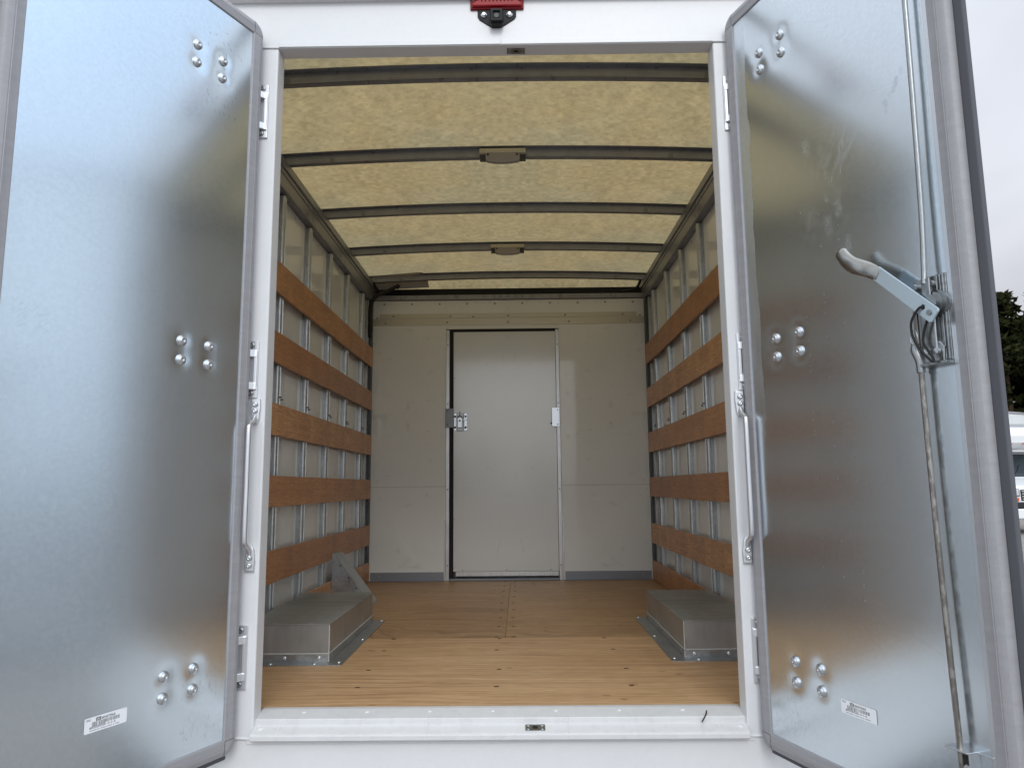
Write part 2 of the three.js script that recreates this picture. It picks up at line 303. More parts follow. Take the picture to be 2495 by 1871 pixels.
for (const [y0, y1] of [[1.695, 1.871], [0.894, 1.064], [0.083, 0.257]]) hinge(1, 0.706, y0, y1);
function grab(sg, x, yt, yb) {
  const foot = (y, up) => { const pts = [[-0.013, 0], [0.013, 0], [0.0145, 0.03], [0.011, 0.062], [0.006, 0.073], [-0.006, 0.073], [-0.011, 0.062], [-0.0145, 0.03]].map(([a, b]) => [a, up * b]); if (up < 0) pts.reverse(); const g = prism(pts, 0.012, 0.003); g.translate(x, y, 0.0005); return g; };
  const rod = [[x, yt - 0.05, 0.008], [x, yt - 0.066, 0.022], [x + sg * 0.001, yt - 0.078, 0.042], [x + sg * 0.001, yt - 0.10, 0.05], [x + sg * 0.001, (yt + yb) / 2, 0.05], [x + sg * 0.001, yb + 0.10, 0.05], [x + sg * 0.001, yb + 0.078, 0.042], [x, yb + 0.066, 0.022], [x, yb + 0.05, 0.008]];
  const h = P('grab_handle', tube(rod, 0.0066, 80, 12), castAlu);
  S(h, 'mounting_foot', foot(yt, -1), castAlu); S(h, 'mounting_foot', foot(yb, 1), castAlu);
  for (const y of [yt - 0.017, yt - 0.036, yb + 0.017, yb + 0.038]) S(h, 'screw', screwZ, zinc, [x, y, 0.0125]);
}
grab(-1, -0.7, 0.884, 0.393); grab(1, 0.706, 0.892, 0.404);

// --- floor
const floor = P('cargo_floor', box(-1.0, 1.0, -0.16, -0.021, -3.06, -0.09, 0), darkSteel);
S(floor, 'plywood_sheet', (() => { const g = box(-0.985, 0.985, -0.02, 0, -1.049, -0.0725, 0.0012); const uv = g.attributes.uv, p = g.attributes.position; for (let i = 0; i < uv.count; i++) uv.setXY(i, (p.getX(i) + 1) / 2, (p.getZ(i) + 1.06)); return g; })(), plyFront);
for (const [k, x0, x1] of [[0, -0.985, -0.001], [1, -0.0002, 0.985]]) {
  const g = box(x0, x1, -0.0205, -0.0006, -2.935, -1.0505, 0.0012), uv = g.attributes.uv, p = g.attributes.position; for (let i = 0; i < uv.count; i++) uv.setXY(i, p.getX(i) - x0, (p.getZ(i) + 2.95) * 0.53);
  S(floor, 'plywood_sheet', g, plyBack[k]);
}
{ // sunk floor screws
  rs = 55; const dk = holeZ.clone().rotateX(-Math.PI / 2).scale(2.4, 1, 1.2);
  for (const x of [-0.034, 0.03]) for (let i = 0; i < 9; i++) S(floor, 'floor_screw', dk, nailDark, [x + (rnd() - 0.5) * 0.01, i === 0 ? -0.0003 : -0.0004, -1.075 - i * 0.225]);
  for (const z of [-0.30, -0.52, -0.82, -1.035]) for (const x of [-0.9, -0.46, -0.02, 0.42, 0.88]) S(floor, 'floor_screw', dk, nailDark, [x + (rnd() - 0.5) * 0.02, 0.0003, z]);
}

// --- side walls
const slatY = [[1.451, 1.586], [1.150, 1.282], [0.845, 0.978], [0.549, 0.677], [0.242, 0.373], [0.004, 0.129]];
const studZ = [-0.18, -0.59, -1.0, -1.412, -1.822, -2.235, -2.66];
const hat = (() => { // profile in (depth from skin, along z): hat section with a rolled ridge
  const arc = Array.from({ length: 9 }, (_, i) => { const a = Math.PI * (i / 8); return [0.0155 + 0.012 * Math.sin(a), -0.010 - 0.0115 * Math.cos(a)]; });
  const t = [[0, -0.038], [0.0025, -0.038], [0.0025, -0.0225], ...arc, [0.013, 0.0025], [0.012, 0.0055], [0.013, 0.0085], [0.021, 0.0095], [0.0245, 0.012], [0.021, 0.0148], [0.013, 0.016], [0.012, 0.0215], [0.0025, 0.0225], [0.0025, 0.038], [0, 0.038]];
  const g = prism(t, 1.912); g.rotateX(-Math.PI / 2); return g; // x=depth, z=-b, y up
})();
for (const sg of [-1, 1]) {
  const W = P('side_wall', (() => { const a = 0.992 * sg, b = 1.035 * sg; return box(Math.min(a, b), Math.max(a, b), -0.12, 2.07, -3.12, -0.05, 0); })(), frp);
  const X = (d) => sg * d, bx = (a, b, y0, y1, z0, z1, r, o) => box(Math.min(sg * a, sg * b), Math.max(sg * a, sg * b), y0, y1, z0, z1, r, o);
  // bay panels between the studs, seated on the skin
  S(W, 'rear_corner_panel', bx(0.952, 0.99, 0.0, 1.92, -0.47, -0.064, 0.004), whitePaint);
  const ed = [...studZ.slice(1), -2.9]; ed.unshift(-0.44);
  for (let i = 0; i < ed.length - 1; i++) { S(W, 'wall_panel', bx(0.9895, 0.9925, 0.0, 1.915, ed[i + 1] + 0.034, ed[i] - 0.034, 0), frp); }
  for (const z of studZ.slice(1)) {
    const g = hat.clone(); g.scale(-sg, 1, 1); const q = (g.index ? g.toNonIndexed() : g); q.computeVertexNormals(); q.translate(sg * 0.9892, 0.002, z);
    if (sg > 0) { const p = q.attributes.position; for (let i = 0; i < p.count; i += 3) { const a = [p.getX(i + 1), p.getY(i + 1), p.getZ(i + 1)]; p.setXYZ(i + 1, p.getX(i + 2), p.getY(i + 2), p.getZ(i + 2)); p.setXYZ(i + 2, ...a); } q.computeVertexNormals(); }
    S(W, 'stud', uvm(toCreasedNormals(q, 0.5)), galvStud);
    for (const y of [1.012, 1.004]) S(W, 'stud_bolt', cyl([sg * 0.9565, y, z + (y > 1.01 ? 0.012 : -0.01)], 0.0032, 0.010, 'x', 8), darkSteel);
  }
  S(W, 'corner_post', bx(0.953, 0.99, 0.0, 1.92, -2.92, -2.862, 0.003), darkSteel);
  S(W, 'corner_trim', bx(0.969, 0.99, 0.0, 1.92, -2.859, -2.825, 0.003), galvStud);
  // top rail
  const rail = S(W, 'top_rail', bx(0.952, 1.034, 1.922, 2.045, -3.0, -0.05, 0.004, { turn: true }), bowSteel);
  S(W, 'rail_lip', bx(0.944, 0.957, 2.012, 2.052, -3.0, -0.05, 0.003, { turn: true }), bowSteel);
  S(W, 'rail_groove', bx(0.948, 0.956, 1.985, 1.992, -2.98, -0.05, 0.002, { turn: true }), bowSteel);
  S(W, 'roof_rail', bx(0.985, 1.045, 2.05, 2.112, -3.12, -0.02, 0.005), whitePaint);
  for (let i = 0; i < studZ.length - 1; i++) S(W, 'rivet', rivetZ, zincDull, [X(0.9892), 1.895, (studZ[i] + studZ[i + 1]) / 2], [0, -sg * Math.PI / 2, 0]);
  for (let i = 0; i < 5; i++) S(W, 'rail_rivet', rivetZ, zincDull, [X(0.944), 2.03, -0.33 - i * 0.635], [0, -sg * Math.PI / 2, 0]);
  slatY.forEach(([y0, y1], i) => {
    const g = bx(0.95, 0.9615, y0, y1, -2.912 + 0.004 * hash(i, sg + 5, 1), -0.474, 0.0015), uv = g.attributes.uv, p = g.attributes.position;
    const ov = 0.17 * ((i * 2 + (sg > 0 ? 1 : 0)) % 5), ou = 0.13 * i + (sg > 0 ? 0.31 : 0);
    for (let k = 0; k < uv.count; k++) uv.setXY(k, (p.getZ(k) + 3) / 3 + ou, (p.getY(k) - y0 + (Math.abs(p.getX(k)) - 0.95) * 1.0) * 5.2 + ov);
    const sl = S(W, 'wall_slat', g, slatMats[(i + (sg > 0 ? 1 : 0)) % 3]);
    for (const z of studZ.slice(1)) for (const y of [y0 + 0.028, y1 - 0.028]) { const s = S(W, 'slat_screw', holeZ, nailDark, [X(0.9499), y + 0.006 * (hash(i, Math.round(z * 10), 3) - 0.5), z + 0.012 * (hash(i, Math.round(z * 10), 8) - 0.5)], [0, -sg * Math.PI / 2, 0]); s.scale.setScalar(0.75); }
  });
}

const stripMetal = std({ color: 0xc4c0b2, metalness: 0.6, roughness: 0.36 });
// --- front wall with its sliding door
const FZ = -2.9235;
const fwall = P('front_wall', merge([box(-0.992, 0.992, -0.1, 1.93, -3.1, -2.96, 0)]), darkSteel);
const FB = (name, x0, x1, y0, y1, zf, m, r = 0.001, th = 0.02, label) => S(fwall, name, box(x0, x1, y0, y1, zf - th, zf, r), m, null, null, label);
FB('wall_panel', -0.99, -0.4385, 0.628, 1.93, FZ, frp, 0.001, 0.035); FB('wall_panel', -0.99, -0.4385, 0.0, 0.6268, FZ, frp, 0.001, 0.035);
FB('wall_panel', 0.3525, 0.99, 0.6305, 1.93, FZ, frp, 0.001, 0.035); FB('wall_panel', 0.3525, 0.99, 0.0, 0.6293, FZ, frp, 0.001, 0.035);
FB('wall_panel', -0.438, 0.352, 1.7225, 1.93, FZ - 0.0003, frp, 0.001, 0.035);
FB('wall_strip', -0.909, 0.902, 1.803, 1.836, FZ + 0.0028, stripMetal, 0.001, 0.004); FB('wall_strip', -0.962, 0.957, 1.751, 1.8008, FZ + 0.0028, stripMetal, 0.001, 0.004);
FB('front_rail', -0.985, 0.985, 1.932, 1.968, FZ + 0.012, bowSteel, 0.006, 0.06);
for (let i = 0; i < 10; i++) S(fwall, 'screw', screwZ, zincDull, [-0.876 + i * 0.195, 1.906 + 0.003 * (hash(i, 2, 2) - 0.5), FZ]);
for (const [x, y] of [[-0.811, 1.818], [-0.408, 1.816], [-0.249, 1.812], [-0.002, 1.817], [0.4, 1.818], [0.804, 1.818], [-0.866, 1.77], [-0.433, 1.772], [-0.003, 1.771], [0.425, 1.77], [0.856, 1.772]]) S(fwall, 'screw', screwZ, zincDull, [x, y, FZ + 0.0028]);
for (const x of [-0.925, 0.925]) { S(fwall, 'screw', screwZ, zincDull, [x, 1.808, FZ]); for (const y of [1.62, 1.10, 0.60]) S(fwall, 'rivet', screwZ, frp, [x * 1.01, y, FZ]); }
FB('roof_seal', -0.985, 0.985, 1.965, 2.036, -2.995, rubber, 0.008, 0.09);
S(fwall, 'nose_cap', box(-1.03, 1.03, 1.9, 2.035, -3.16, -3.11, 0.01), whitePaint);
const kickM = std({ color: 0x84888f, metalness: 0.55, roughness: 0.45 });
for (const [x0, x1, s] of [[-0.946, -0.451, [-0.884, -0.524]], [0.367, 0.946, [0.442, 0.888]]]) {
  FB('kick_plate', x0, x1, 0.0, 0.058, FZ + 0.003, kickM, 0.001, 0.004); FB('kick_flange', x0, x1, 0.0004, 0.004, FZ + 0.024, kickM, 0.001, 0.021);
  for (const x of s) S(fwall, 'screw', screwZ, zincDull, [x, 0.034, FZ + 0.003]); for (const x of [x0 + 0.03, x1 - 0.05]) { const q = S(fwall, 'screw', rivetZ, zincDull, [x, 0.004, FZ + 0.013], [-Math.PI / 2, 0, 0]); }
}
FB('door_threshold', -0.412, 0.326, 0.0, 0.014, FZ + 0.012, kickM, 0.003, 0.03);
FB('door_seal', -0.4135, 0.3265, 1.703, 1.7222, FZ - 0.006, rubber, 0.002, 0.03); FB('door_seal', -0.4135, -0.386, 0.014, 1.703, FZ - 0.014, rubber, 0.002, 0.02);
for (const [x0, x1] of [[-0.438, -0.414], [0.327, 0.352]]) {
  FB('door_post', x0, x1, 0.0, 1.7145, FZ + 0.006, alu, 0.002, 0.04);
  for (const y of [1.607, 1.194, 0.606, 0.1]) S(fwall, 'post_screw', rivetZ, nailDark, [(x0 + x1) / 2, y, FZ + 0.006]);
}
FB('post_foot', -0.4495, -0.4385, 0.0, 0.40, FZ + 0.003, alu, 0.001, 0.005); FB('post_foot', 0.3525, 0.365, 0.0, 0.40, FZ + 0.003, alu, 0.001, 0.005);
const pdoor = P('sliding_door', box(-0.387, 0.3265, 0.058, 1.703, FZ - 0.033, FZ - 0.008, 0.002), doorFrp);
const PD = (name, x0, x1, y0, y1, zb, zf, m, r = 0.001) => S(pdoor, name, box(x0, x1, y0, y1, zb, zf, r), m);
PD('bottom_rail', -0.372, 0.325, 0.028, 0.0565, FZ - 0.03, FZ - 0.006, alu, 0.002); PD('edge_rail', -0.3865, -0.376, 0.06, 1.7, FZ - 0.0085, FZ - 0.0062, doorFrp, 0.001);
for (const [x, y] of [[-0.379, 1.685], [-0.38, 1.375], [-0.38, 0.731], [-0.382, 0.407], [-0.384, 0.081], [-0.323, 0.068], [-0.026, 0.068], [0.271, 0.068]]) S(pdoor, 'rivet', rivetZ, zincDull, [x, y, FZ - 0.0075]);
PD('lock_cover', -0.441, -0.385, 1.029, 1.161, FZ + 0.0065, FZ + 0.013, kickM, 0.002);
for (const y of [1.145, 1.05]) S(pdoor, 'screw', rivetZ, nailDark, [-0.429, y, FZ + 0.013]);
for (const [x0, x1] of [[-0.3845, -0.366], [-0.3135, -0.292]]) PD('latch_plate', x0, x1, 1.008, 1.129, FZ - 0.008, FZ - 0.0045, zinc, 0.0015);
PD('latch_case', -0.3635, -0.3165, 1.006, 1.13, FZ - 0.008, FZ + 0.002, zincDull, 0.003); PD('latch_paddle', -0.360, -0.3245, 1.028, 1.098, FZ + 0.0005, FZ + 0.010, zinc, 0.004);
S(pdoor, 'latch_knob', cyl([-0.342, 1.076, FZ + 0.012], 0.0065, 0.006, 'z', 16), darkSteel); S(pdoor, 'latch_arc', new THREE.TorusGeometry(0.017, 0.0035, 8, 20, Math.PI).translate(-0.342, 1.092, FZ + 0.005), darkSteel);
PD('latch_bar', -0.345, -0.340, 1.105, 1.142, FZ - 0.002, FZ + 0.005, darkSteel, 0.001); PD('latch_pin', -0.322, -0.294, 1.079, 1.087, FZ - 0.002, FZ + 0.006, zinc, 0.002);
for (const x of [-0.376, -0.303]) for (const y of [1.106, 1.031]) S(pdoor, 'screw', screwZ, nailDark, [x, y, FZ - 0.0045]);
PD('catch_plate', 0.294, 0.348, 1.03, 1.161, FZ + 0.0065, FZ + 0.010, zinc, 0.002); PD('catch_tab', 0.284, 0.298, 1.049, 1.058, FZ - 0.008, FZ + 0.006, rubber, 0.001);
for (const y of [1.145, 1.045]) S(pdoor, 'screw', rivetZ, nailDark, [0.334, y, FZ + 0.010]);

// --- roof
const archY = (x) => -0.024 * (x / 0.95) ** 2;
const roofY = (x, z) => 2.128 + archY(x) * 1.15 - 0.115 * Math.pow(clamp((-2.87 - z) / 0.26), 1.6);
const roof = (() => {
  const NX = 24, NZ = 40, pos = [], uv = [], idx = [];
  for (let j = 0; j <= NZ; j++) for (let i = 0; i <= NX; i++) { const x = -1.03 + 2.06 * i / NX, z = j < 20 ? -0.03 - 2.83 * j / 20 : -2.86 - 0.29 * (j - 20) / 20; pos.push(x, roofY(x, z), z); uv.push(x, z); }
  for (let j = 0; j < NZ; j++) for (let i = 0; i < NX; i++) { const a = j * (NX + 1) + i, b = a + 1, c = a + NX + 1, d = c + 1; idx.push(a, b, c, b, d, c); }
  const g = new THREE.BufferGeometry(); g.setAttribute('position', new THREE.Float32BufferAttribute(pos, 3)); g.setAttribute('uv', new THREE.Float32BufferAttribute(uv, 2)); g.setIndex(idx); g.computeVertexNormals();
  return P('roof_sheet', g, roofSheet);
})();
function curved(z0, z1, y0, y1, x0 = -0.986, x1 = 0.986, n = 36, k = 1) { // bar following the arch
  const g = new THREE.BoxGeometry(x1 - x0, y1 - y0, z1 - z0, n, 1, 1); g.translate((x0 + x1) / 2, (y0 + y1) / 2, (z0 + z1) / 2); const u = uvm(g), p = u.attributes.position;
  for (let i = 0; i < p.count; i++) p.setY(i, p.getY(i) + archY(p.getX(i)) * k); return u;
}
const bowZ = [-0.325, -0.965, -1.615, -2.247, -2.865];
bowZ.forEach((z) => {
  const b = S(roof, 'roof_bow', merge([curved(z - 0.003, z, 2.0745, 2.117), curved(z - 0.028, z - 0.0005, 2.0745, 2.0772), curved(z - 0.001, z + 0.022, 2.1145, 2.1172), curved(z - 0.0285, z - 0.026, 2.0745, 2.083)]), bowSteel);
});
for (const [z, y] of [[-0.943, 2.1], [-2.225, 2.098]]) { // dome lights under the second and fourth bow
  const hood = std({ color: 0xb9b29a, roughness: 0.5 }), lens = phys({ color: 0x8e8984, roughness: 0.3, clearcoat: 0.4 });
  const d = P('dome_light', box(-0.096, 0.109, y - 0.022, y, z - 0.02, z + 0.012, 0.003), hood);
  S(d, 'bracket', box(-0.094, 0.109, y - 0.053, y - 0.020, z - 0.012, z - 0.006, 0.001), darkSteel);
  const g = prism([[-0.067, -0.022], [0.08, -0.022], [0.083, -0.03], [0.083, -0.054], [0.075, -0.060], [0.04, -0.0655], [0.006, -0.067], [-0.028, -0.0655], [-0.06, -0.060], [-0.068, -0.054], [-0.07, -0.03]].reverse(), 0.022, 0.004); g.translate(0, y, z - 0.006);
  S(d, 'lens', g, lens);
  for (const x of [-0.082, 0.097]) S(d, 'mounting_hole', holeZ, nailDark, [x, y - 0.038, z - 0.0062]);
  for (const x of [-0.058, 0.07]) S(d, 'screw', rivetZ, nailDark, [x, y - 0.03, z + 0.0158]);
}
P('roof_patch', (() => { const s = new THREE.Shape([[-0.955, -2.85], [-0.6, -2.822], [-0.592, -2.88], [-0.578, -2.95], [-0.574, -3.03], [-0.955, -3.03]].map((q) => new THREE.Vector2(...q))); const g = new THREE.ExtrudeGeometry(s, { depth: 0.002, bevelEnabled: false }); g.rotateX(Math.PI / 2); const u = uvm(toCreasedNormals(g, 0.3)); const p = u.attributes.position; for (let i = 0; i < p.count; i++) { const x = p.getX(i), z = p.getZ(i); p.setXYZ(i, x, roofY(x, z) - 0.006 + p.getY(i), z); } return u; })(), phys({ color: 0xe6e1d6, roughness: 0.8, transmission: 0.25, side: THREE.DoubleSide }), 'flat grey patch under the front left corner of the roof');
const lm = (pts) => pts.map(([x, y, z]) => { const k = 0.989; return [0.066 + (x - 0.066) * k, 0.6247 + (y - 0.6247) * k, 2.1157 + (z - 2.1157) * k]; });
const loom = P('wiring_loom', tube(lm([[-0.963, 1.66, -2.855], [-0.963, 1.75, -2.855], [-0.964, 1.833, -2.855], [-0.954, 1.907, -2.86], [-0.918, 1.957, -2.868], [-0.867, 1.985, -2.89], [-0.81, 2.027, -2.92], [-0.775, 2.047, -2.93]]), 0.0135, 90, 10), rubber);
S(loom, 'branch', tube([[-0.86, 1.987, -2.885], [-0.9, 1.985, -2.87], [-0.928, 2.015, -2.86], [-0.945, 2.05, -2.85]], 0.0105, 30, 10), rubber);
S(loom, 'branch', tube([[0.93, 2.05, -2.86], [0.905, 2.0, -2.885], [0.86, 1.99, -2.93], [0.80, 1.992, -2.97]], 0.010, 30, 10), rubber);
S(loom, 'loose_end', tube([[-0.80, 2.03, -2.9], [-0.785, 2.022, -2.897], [-0.78, 2.012, -2.895]], 0.0075, 10, 8), rubber);
S(loom, 'cable_strap', tube([[-0.985, 1.955, -2.855], [-0.972, 1.93, -2.852], [-0.95, 1.912, -2.850]], 0.003, 12, 6), rubber);

const sealant = std({ color: 0xb9b9b4, roughness: 0.6 });
const galvPlain = std({ color: 0xffffff, metalness: 0.7, roughness: 0.36, map: tex(256, 256, (u, v) => { const k = 176 + 40 * (fbm(u * 5, v * 5, 4, 441) - 0.5) + 20 * (fbm(u * 30, v * 6, 3, 442) - 0.5); return [k - 2, k, k]; }, { repeat: [1.5, 1.5] }) });
// --- wheel boxes
function wheelBox(sg, xi, zf, zb, h) {
  const bx = (a, b, y0, y1, z0, z1, r) => box(Math.min(sg * a, sg * b), Math.max(sg * a, sg * b), y0, y1, z0, z1, r);
  const w = P('wheel_box', bx(xi, 0.9485, -0.0, h - 0.003, zb, zf, 0.002), galvPlain);
  for (const q of [tube([[sg * 0.948, 0.0315, zf + 0.0022], [sg * (xi + 0.1), 0.0312, zf + 0.0022], [sg * (xi - 0.002), 0.0316, zf + 0.0022]], 0.0021, 12, 6), tube([[sg * (xi - 0.002), 0.0316, zf + 0.001], [sg * (xi - 0.002), 0.031, (zf + zb) / 2], [sg * (xi - 0.002), 0.0316, zb]], 0.0021, 12, 6), tube([[sg * (xi - 0.0004), 0.0, zf + 0.0012], [sg * (xi - 0.0004), 0.07, zf + 0.0012], [sg * (xi - 0.0004), h - 0.004, zf + 0.0012]], 0.0024, 12, 6)]) S(w, 'sealant_line', q, sealant);
  S(w, 'lid', bx(xi - 0.004, 0.9487, h - 0.0028, h, zb - 0.004, zf + 0.004, 0.001), galvDusty);
  S(w, 'base_band', bx(xi - 0.0025, 0.9485, 0.0005, 0.031, zf + 0.0002, zf + 0.0027, 0.001), galv); S(w, 'base_band', bx(xi - 0.0028, xi - 0.0002, 0.0006, 0.031, zb, zf + 0.0026, 0.001), galv);
  const yF = 0.0035, fl = (pts) => { const g = prism(sg > 0 ? pts.map(([a, z]) => [a, -z]) : pts.map(([a, z]) => [-a, -z]).reverse(), 0.003); g.rotateX(-Math.PI / 2); g.translate(0, 0.0005, 0); return uvm(g); };
  S(w, 'floor_flange', fl([[xi - 0.003, zf + 0.003], [0.9485, zf + 0.003], [0.9485, zf + 0.054], [xi - 0.003, zf + 0.054]].reverse()), galv);
  S(w, 'floor_flange', fl([[xi - 0.004, zb - 0.03], [xi - 0.004, zf + 0.0538], [xi - 0.058, zf + 0.0535], [xi - 0.054, zb - 0.03]].reverse()), galv);
  for (const x of [xi + 0.035, xi + 0.16, xi + 0.285]) S(w, 'rivet', screwZ, zinc, [sg * x, 0.0165, zf + 0.0027]);
  for (const z of [zf - 0.05, zf - 0.42, zb + 0.04]) S(w, 'rivet', rivetZ, zincDull, [sg * (xi - 0.0028), 0.018, z], [0, -sg * Math.PI / 2, 0]);
  for (const [x, z] of [[xi + 0.042, zf + 0.036], [xi + 0.2, zf + 0.036], [xi - 0.041, zf + 0.014], [xi - 0.041, zf - 0.385], [xi - 0.04, zb - 0.018]]) S(w, 'floor_bolt', screwZ, zinc, [sg * x, yF, z], [-Math.PI / 2, 0, 0]);
  for (const x of [xi + 0.07, xi + 0.2]) S(w, 'lid_rivet', rivetZ, zincDull, [sg * x, h, zf - 0.02], [-Math.PI / 2, 0, 0]);
}
wheelBox(-1, 0.632, -0.637, -1.43, 0.136); wheelBox(1, 0.662, -0.664, -1.46, 0.132);
{ // sloping sheet-metal cover at the left wall
  const z0 = -2.065, z1 = -1.905, g = prism([[-0.949, 0.0005], [-0.735, 0.0005], [-0.738, 0.008], [-0.928, 0.262], [-0.949, 0.275]], z1 - z0, 0.001); g.translate(0, 0, z0);
  const c = P('slanted_cover', uvm(g), galv);
  const a = Math.atan2(0.262 - 0.008, 0.19), len = 0.325, t = new THREE.BoxGeometry(len, 0.003, z1 - z0 + 0.012); t.rotateZ(-a); t.translate(-0.834, 0.1375, (z0 + z1) / 2); S(c, 'top_plate', uvm(t), galv);
  const f = new THREE.BoxGeometry(len - 0.01, 0.026, 0.002); f.rotateZ(-a); f.translate(-0.845, 0.126, z1 + 0.005); S(c, 'side_flange', uvm(f), galv);
  for (const k of [0.18, 0.42, 0.64]) S(c, 'rivet', rivetZ, nailDark, [-0.928 + 0.19 * k - 0.008, 0.262 - 0.254 * k - 0.006, z1 + 0.006]);
}

// --- rear doors
function doorTex(sg, Wd, Hd, y0) {
  const w = 512, h = 1280;
  rs = sg > 0 ? 91 : 17; const strokes = [];
  const st = (x0, ya, x1, yb, r, a) => strokes.push([x0, ya, x1, yb, r, a]);
  if (sg > 0) {
    // chalky hand smears above the handle and a few finger prints
    for (let i = 0; i < 7; i++) { const a = 0.30 + 0.10 * rnd(), y = 1.34 + 0.12 * rnd(), q = 0.5 * (rnd() - 0.3); let x = a, yy = y; for (let k = 0; k < 6; k++) { const nx = x + 0.016 * Math.sin(q + k * 0.35), ny = yy + 0.016; st(x, yy, nx, ny, 0.0022 + 0.003 * rnd(), (0.16 + 0.2 * rnd()) * (1 - k / 8)); x = nx; yy = ny; } }
    for (let i = 0; i < 22; i++) { const s0 = 0.25 + 0.16 * rnd(), ya = 1.18 + 0.3 * rnd(); st(s0, ya, s0 + 0.02 * (rnd() - 0.5), ya + 0.03 * rnd(), 0.006 + 0.008 * rnd(), 0.08 + 0.2 * rnd()); }
    for (let i = 0; i < 14; i++) { const t = rnd(), s0 = 0.575 - 0.05 * t + 0.012 * (rnd() - 0.5), ya = 1.535 - 0.075 * t + 0.014 * (rnd() - 0.5); st(s0, ya, s0 + 0.006 * (rnd() - 0.5), ya + 0.010 * rnd(), 0.003 + 0.003 * rnd(), -0.10 - 0.12 * rnd()); }
  } else {
    for (let i = 0; i < 8; i++) { const s0 = 0.50 + 0.12 * rnd(), ya = 0.2 + 0.9 * rnd(); st(s0, ya, s0 + 0.03, ya + 0.03 * rnd(), 0.004 + 0.006 * rnd(), 0.10); }
    for (let i = 0; i < 40; i++) { const s0 = 0.04 + 0.13 * rnd(), ya = 1.68 + 0.28 * rnd(); st(s0, ya, s0 + 0.004, ya + 0.014 * rnd(), 0.0014, -0.3 - 0.25 * rnd()); }
    for (let i = 0; i < 60; i++) { const s0 = 0.545 + 0.08 * rnd(), ya = 0.97 + 0.06 * rnd(); st(s0, ya, s0 + 0.008, ya - 0.007, 0.0009, -0.05 - 0.1 * rnd()); }
  }
  for (let i = 0; i < 70; i++) { const s0 = 0.02 + 0.13 * rnd(), ya = -0.02 + 0.17 * rnd(); st(s0, ya, s0 + 0.006 * (rnd() - 0.5), ya + 0.012 * rnd(), 0.0010, -0.15 - 0.25 * rnd()); } // scuffs low at the hinge side
  for (let i = 0; i < 6; i++) { const s0 = Wd * rnd(), ya = y0 + Hd * rnd(); const l = 0.05 + 0.25 * rnd(), a = (rnd() - 0.5) * 1.2; st(s0, ya, s0 + l * Math.cos(a), ya + l * Math.sin(a), 0.0006, -0.12); } // long hairline scratches
  if (sg > 0) for (let i = 0; i < 60; i++) { const c = [0.235, 0.30, 0.36][i % 3], ya = 0.35 + 1.0 * rnd(); st(c + 0.002 * rnd(), ya, c, ya + 0.003 * rnd(), 0.0014, 0.5); }
  // bucket strokes into a mask
  const m = new Float32Array(w * h);
  for (const [x0, ya, x1, yb, r, a] of strokes) {
    const q = r * 2.2, i0 = Math.floor((Math.min(x0, x1) - q) / Wd * w), i1 = Math.ceil((Math.max(x0, x1) + q) / Wd * w), j0 = Math.floor((Math.min(ya, yb) - q - y0) / Hd * h), j1 = Math.ceil((Math.max(ya, yb) + q - y0) / Hd * h);
    for (let j = Math.max(0, j0); j < Math.min(h, j1); j++) for (let i = Math.max(0, i0); i < Math.min(w, i1); i++) {
      const X = (i + 0.5) / w * Wd, Y = (j + 0.5) / h * Hd + y0, dx = x1 - x0, dy = yb - ya, t = clamp(((X - x0) * dx + (Y - ya) * dy) / (dx * dx + dy * dy + 1e-9)), d = Math.hypot(X - x0 - dx * t, Y - ya - dy * t) / r;
      const f = (1 - sstep(0.4, 1.6, d + 0.9 * (vnoise(X * 160, Y * 160, 5) - 0.5))) * (0.5 + 0.5 * vnoise(X * 500, Y * 130, 9)); if (Math.abs(a * f) > Math.abs(m[j * w + i])) m[j * w + i] = a * f;
    }
  }
  const at = (u, v) => m[clamp(Math.floor(v * h), 0, h - 1) * w + clamp(Math.floor(u * w), 0, w - 1)];
  const residue = (s, y) => sg > 0 ? (1 - sstep(0.045, 0.052, s + 0.016 * (fbm(s * 20, y * 14, 4, 62) - 0.5))) * (y > 0.95 ? 1 : sstep(0.7, 0.95, y)) * (0.55 + 0.45 * vnoise(s * 300, y * 12, 6)) : 0; // strip of film adhesive along the hinge side
  const F = (u, v) => { const s = u * Wd, y = v * Hd + y0; return [s, y, at(u, v), residue(s, y), fbm(s * 9, y * 7, 4, 30 + sg), spangle(s, y, 150, 12)]; };
  const map = tex(w, h, (u, v) => { const [s, y, k, r, n, sp] = F(u, v); const b = 229 + 3 * (n - 0.5) + 5 * (sp - 0.5) + (k > 0 ? 14 * k : 95 * k) + 6 * r; return [b - 10, b - 1, b + 6]; });
  const rough = tex(w, h, (u, v) => { const [s, y, k, r, n, sp] = F(u, v); return 52 + 5 * (n - 0.5) + 4 * (sp - 0.5) + 75 * Math.max(0, k) + 40 * Math.max(0, -k) + 62 * r; }, { srgb: false });
  map.wrapS = map.wrapT = rough.wrapS = rough.wrapT = THREE.ClampToEdgeWrapping;
  return { map, rough };
}
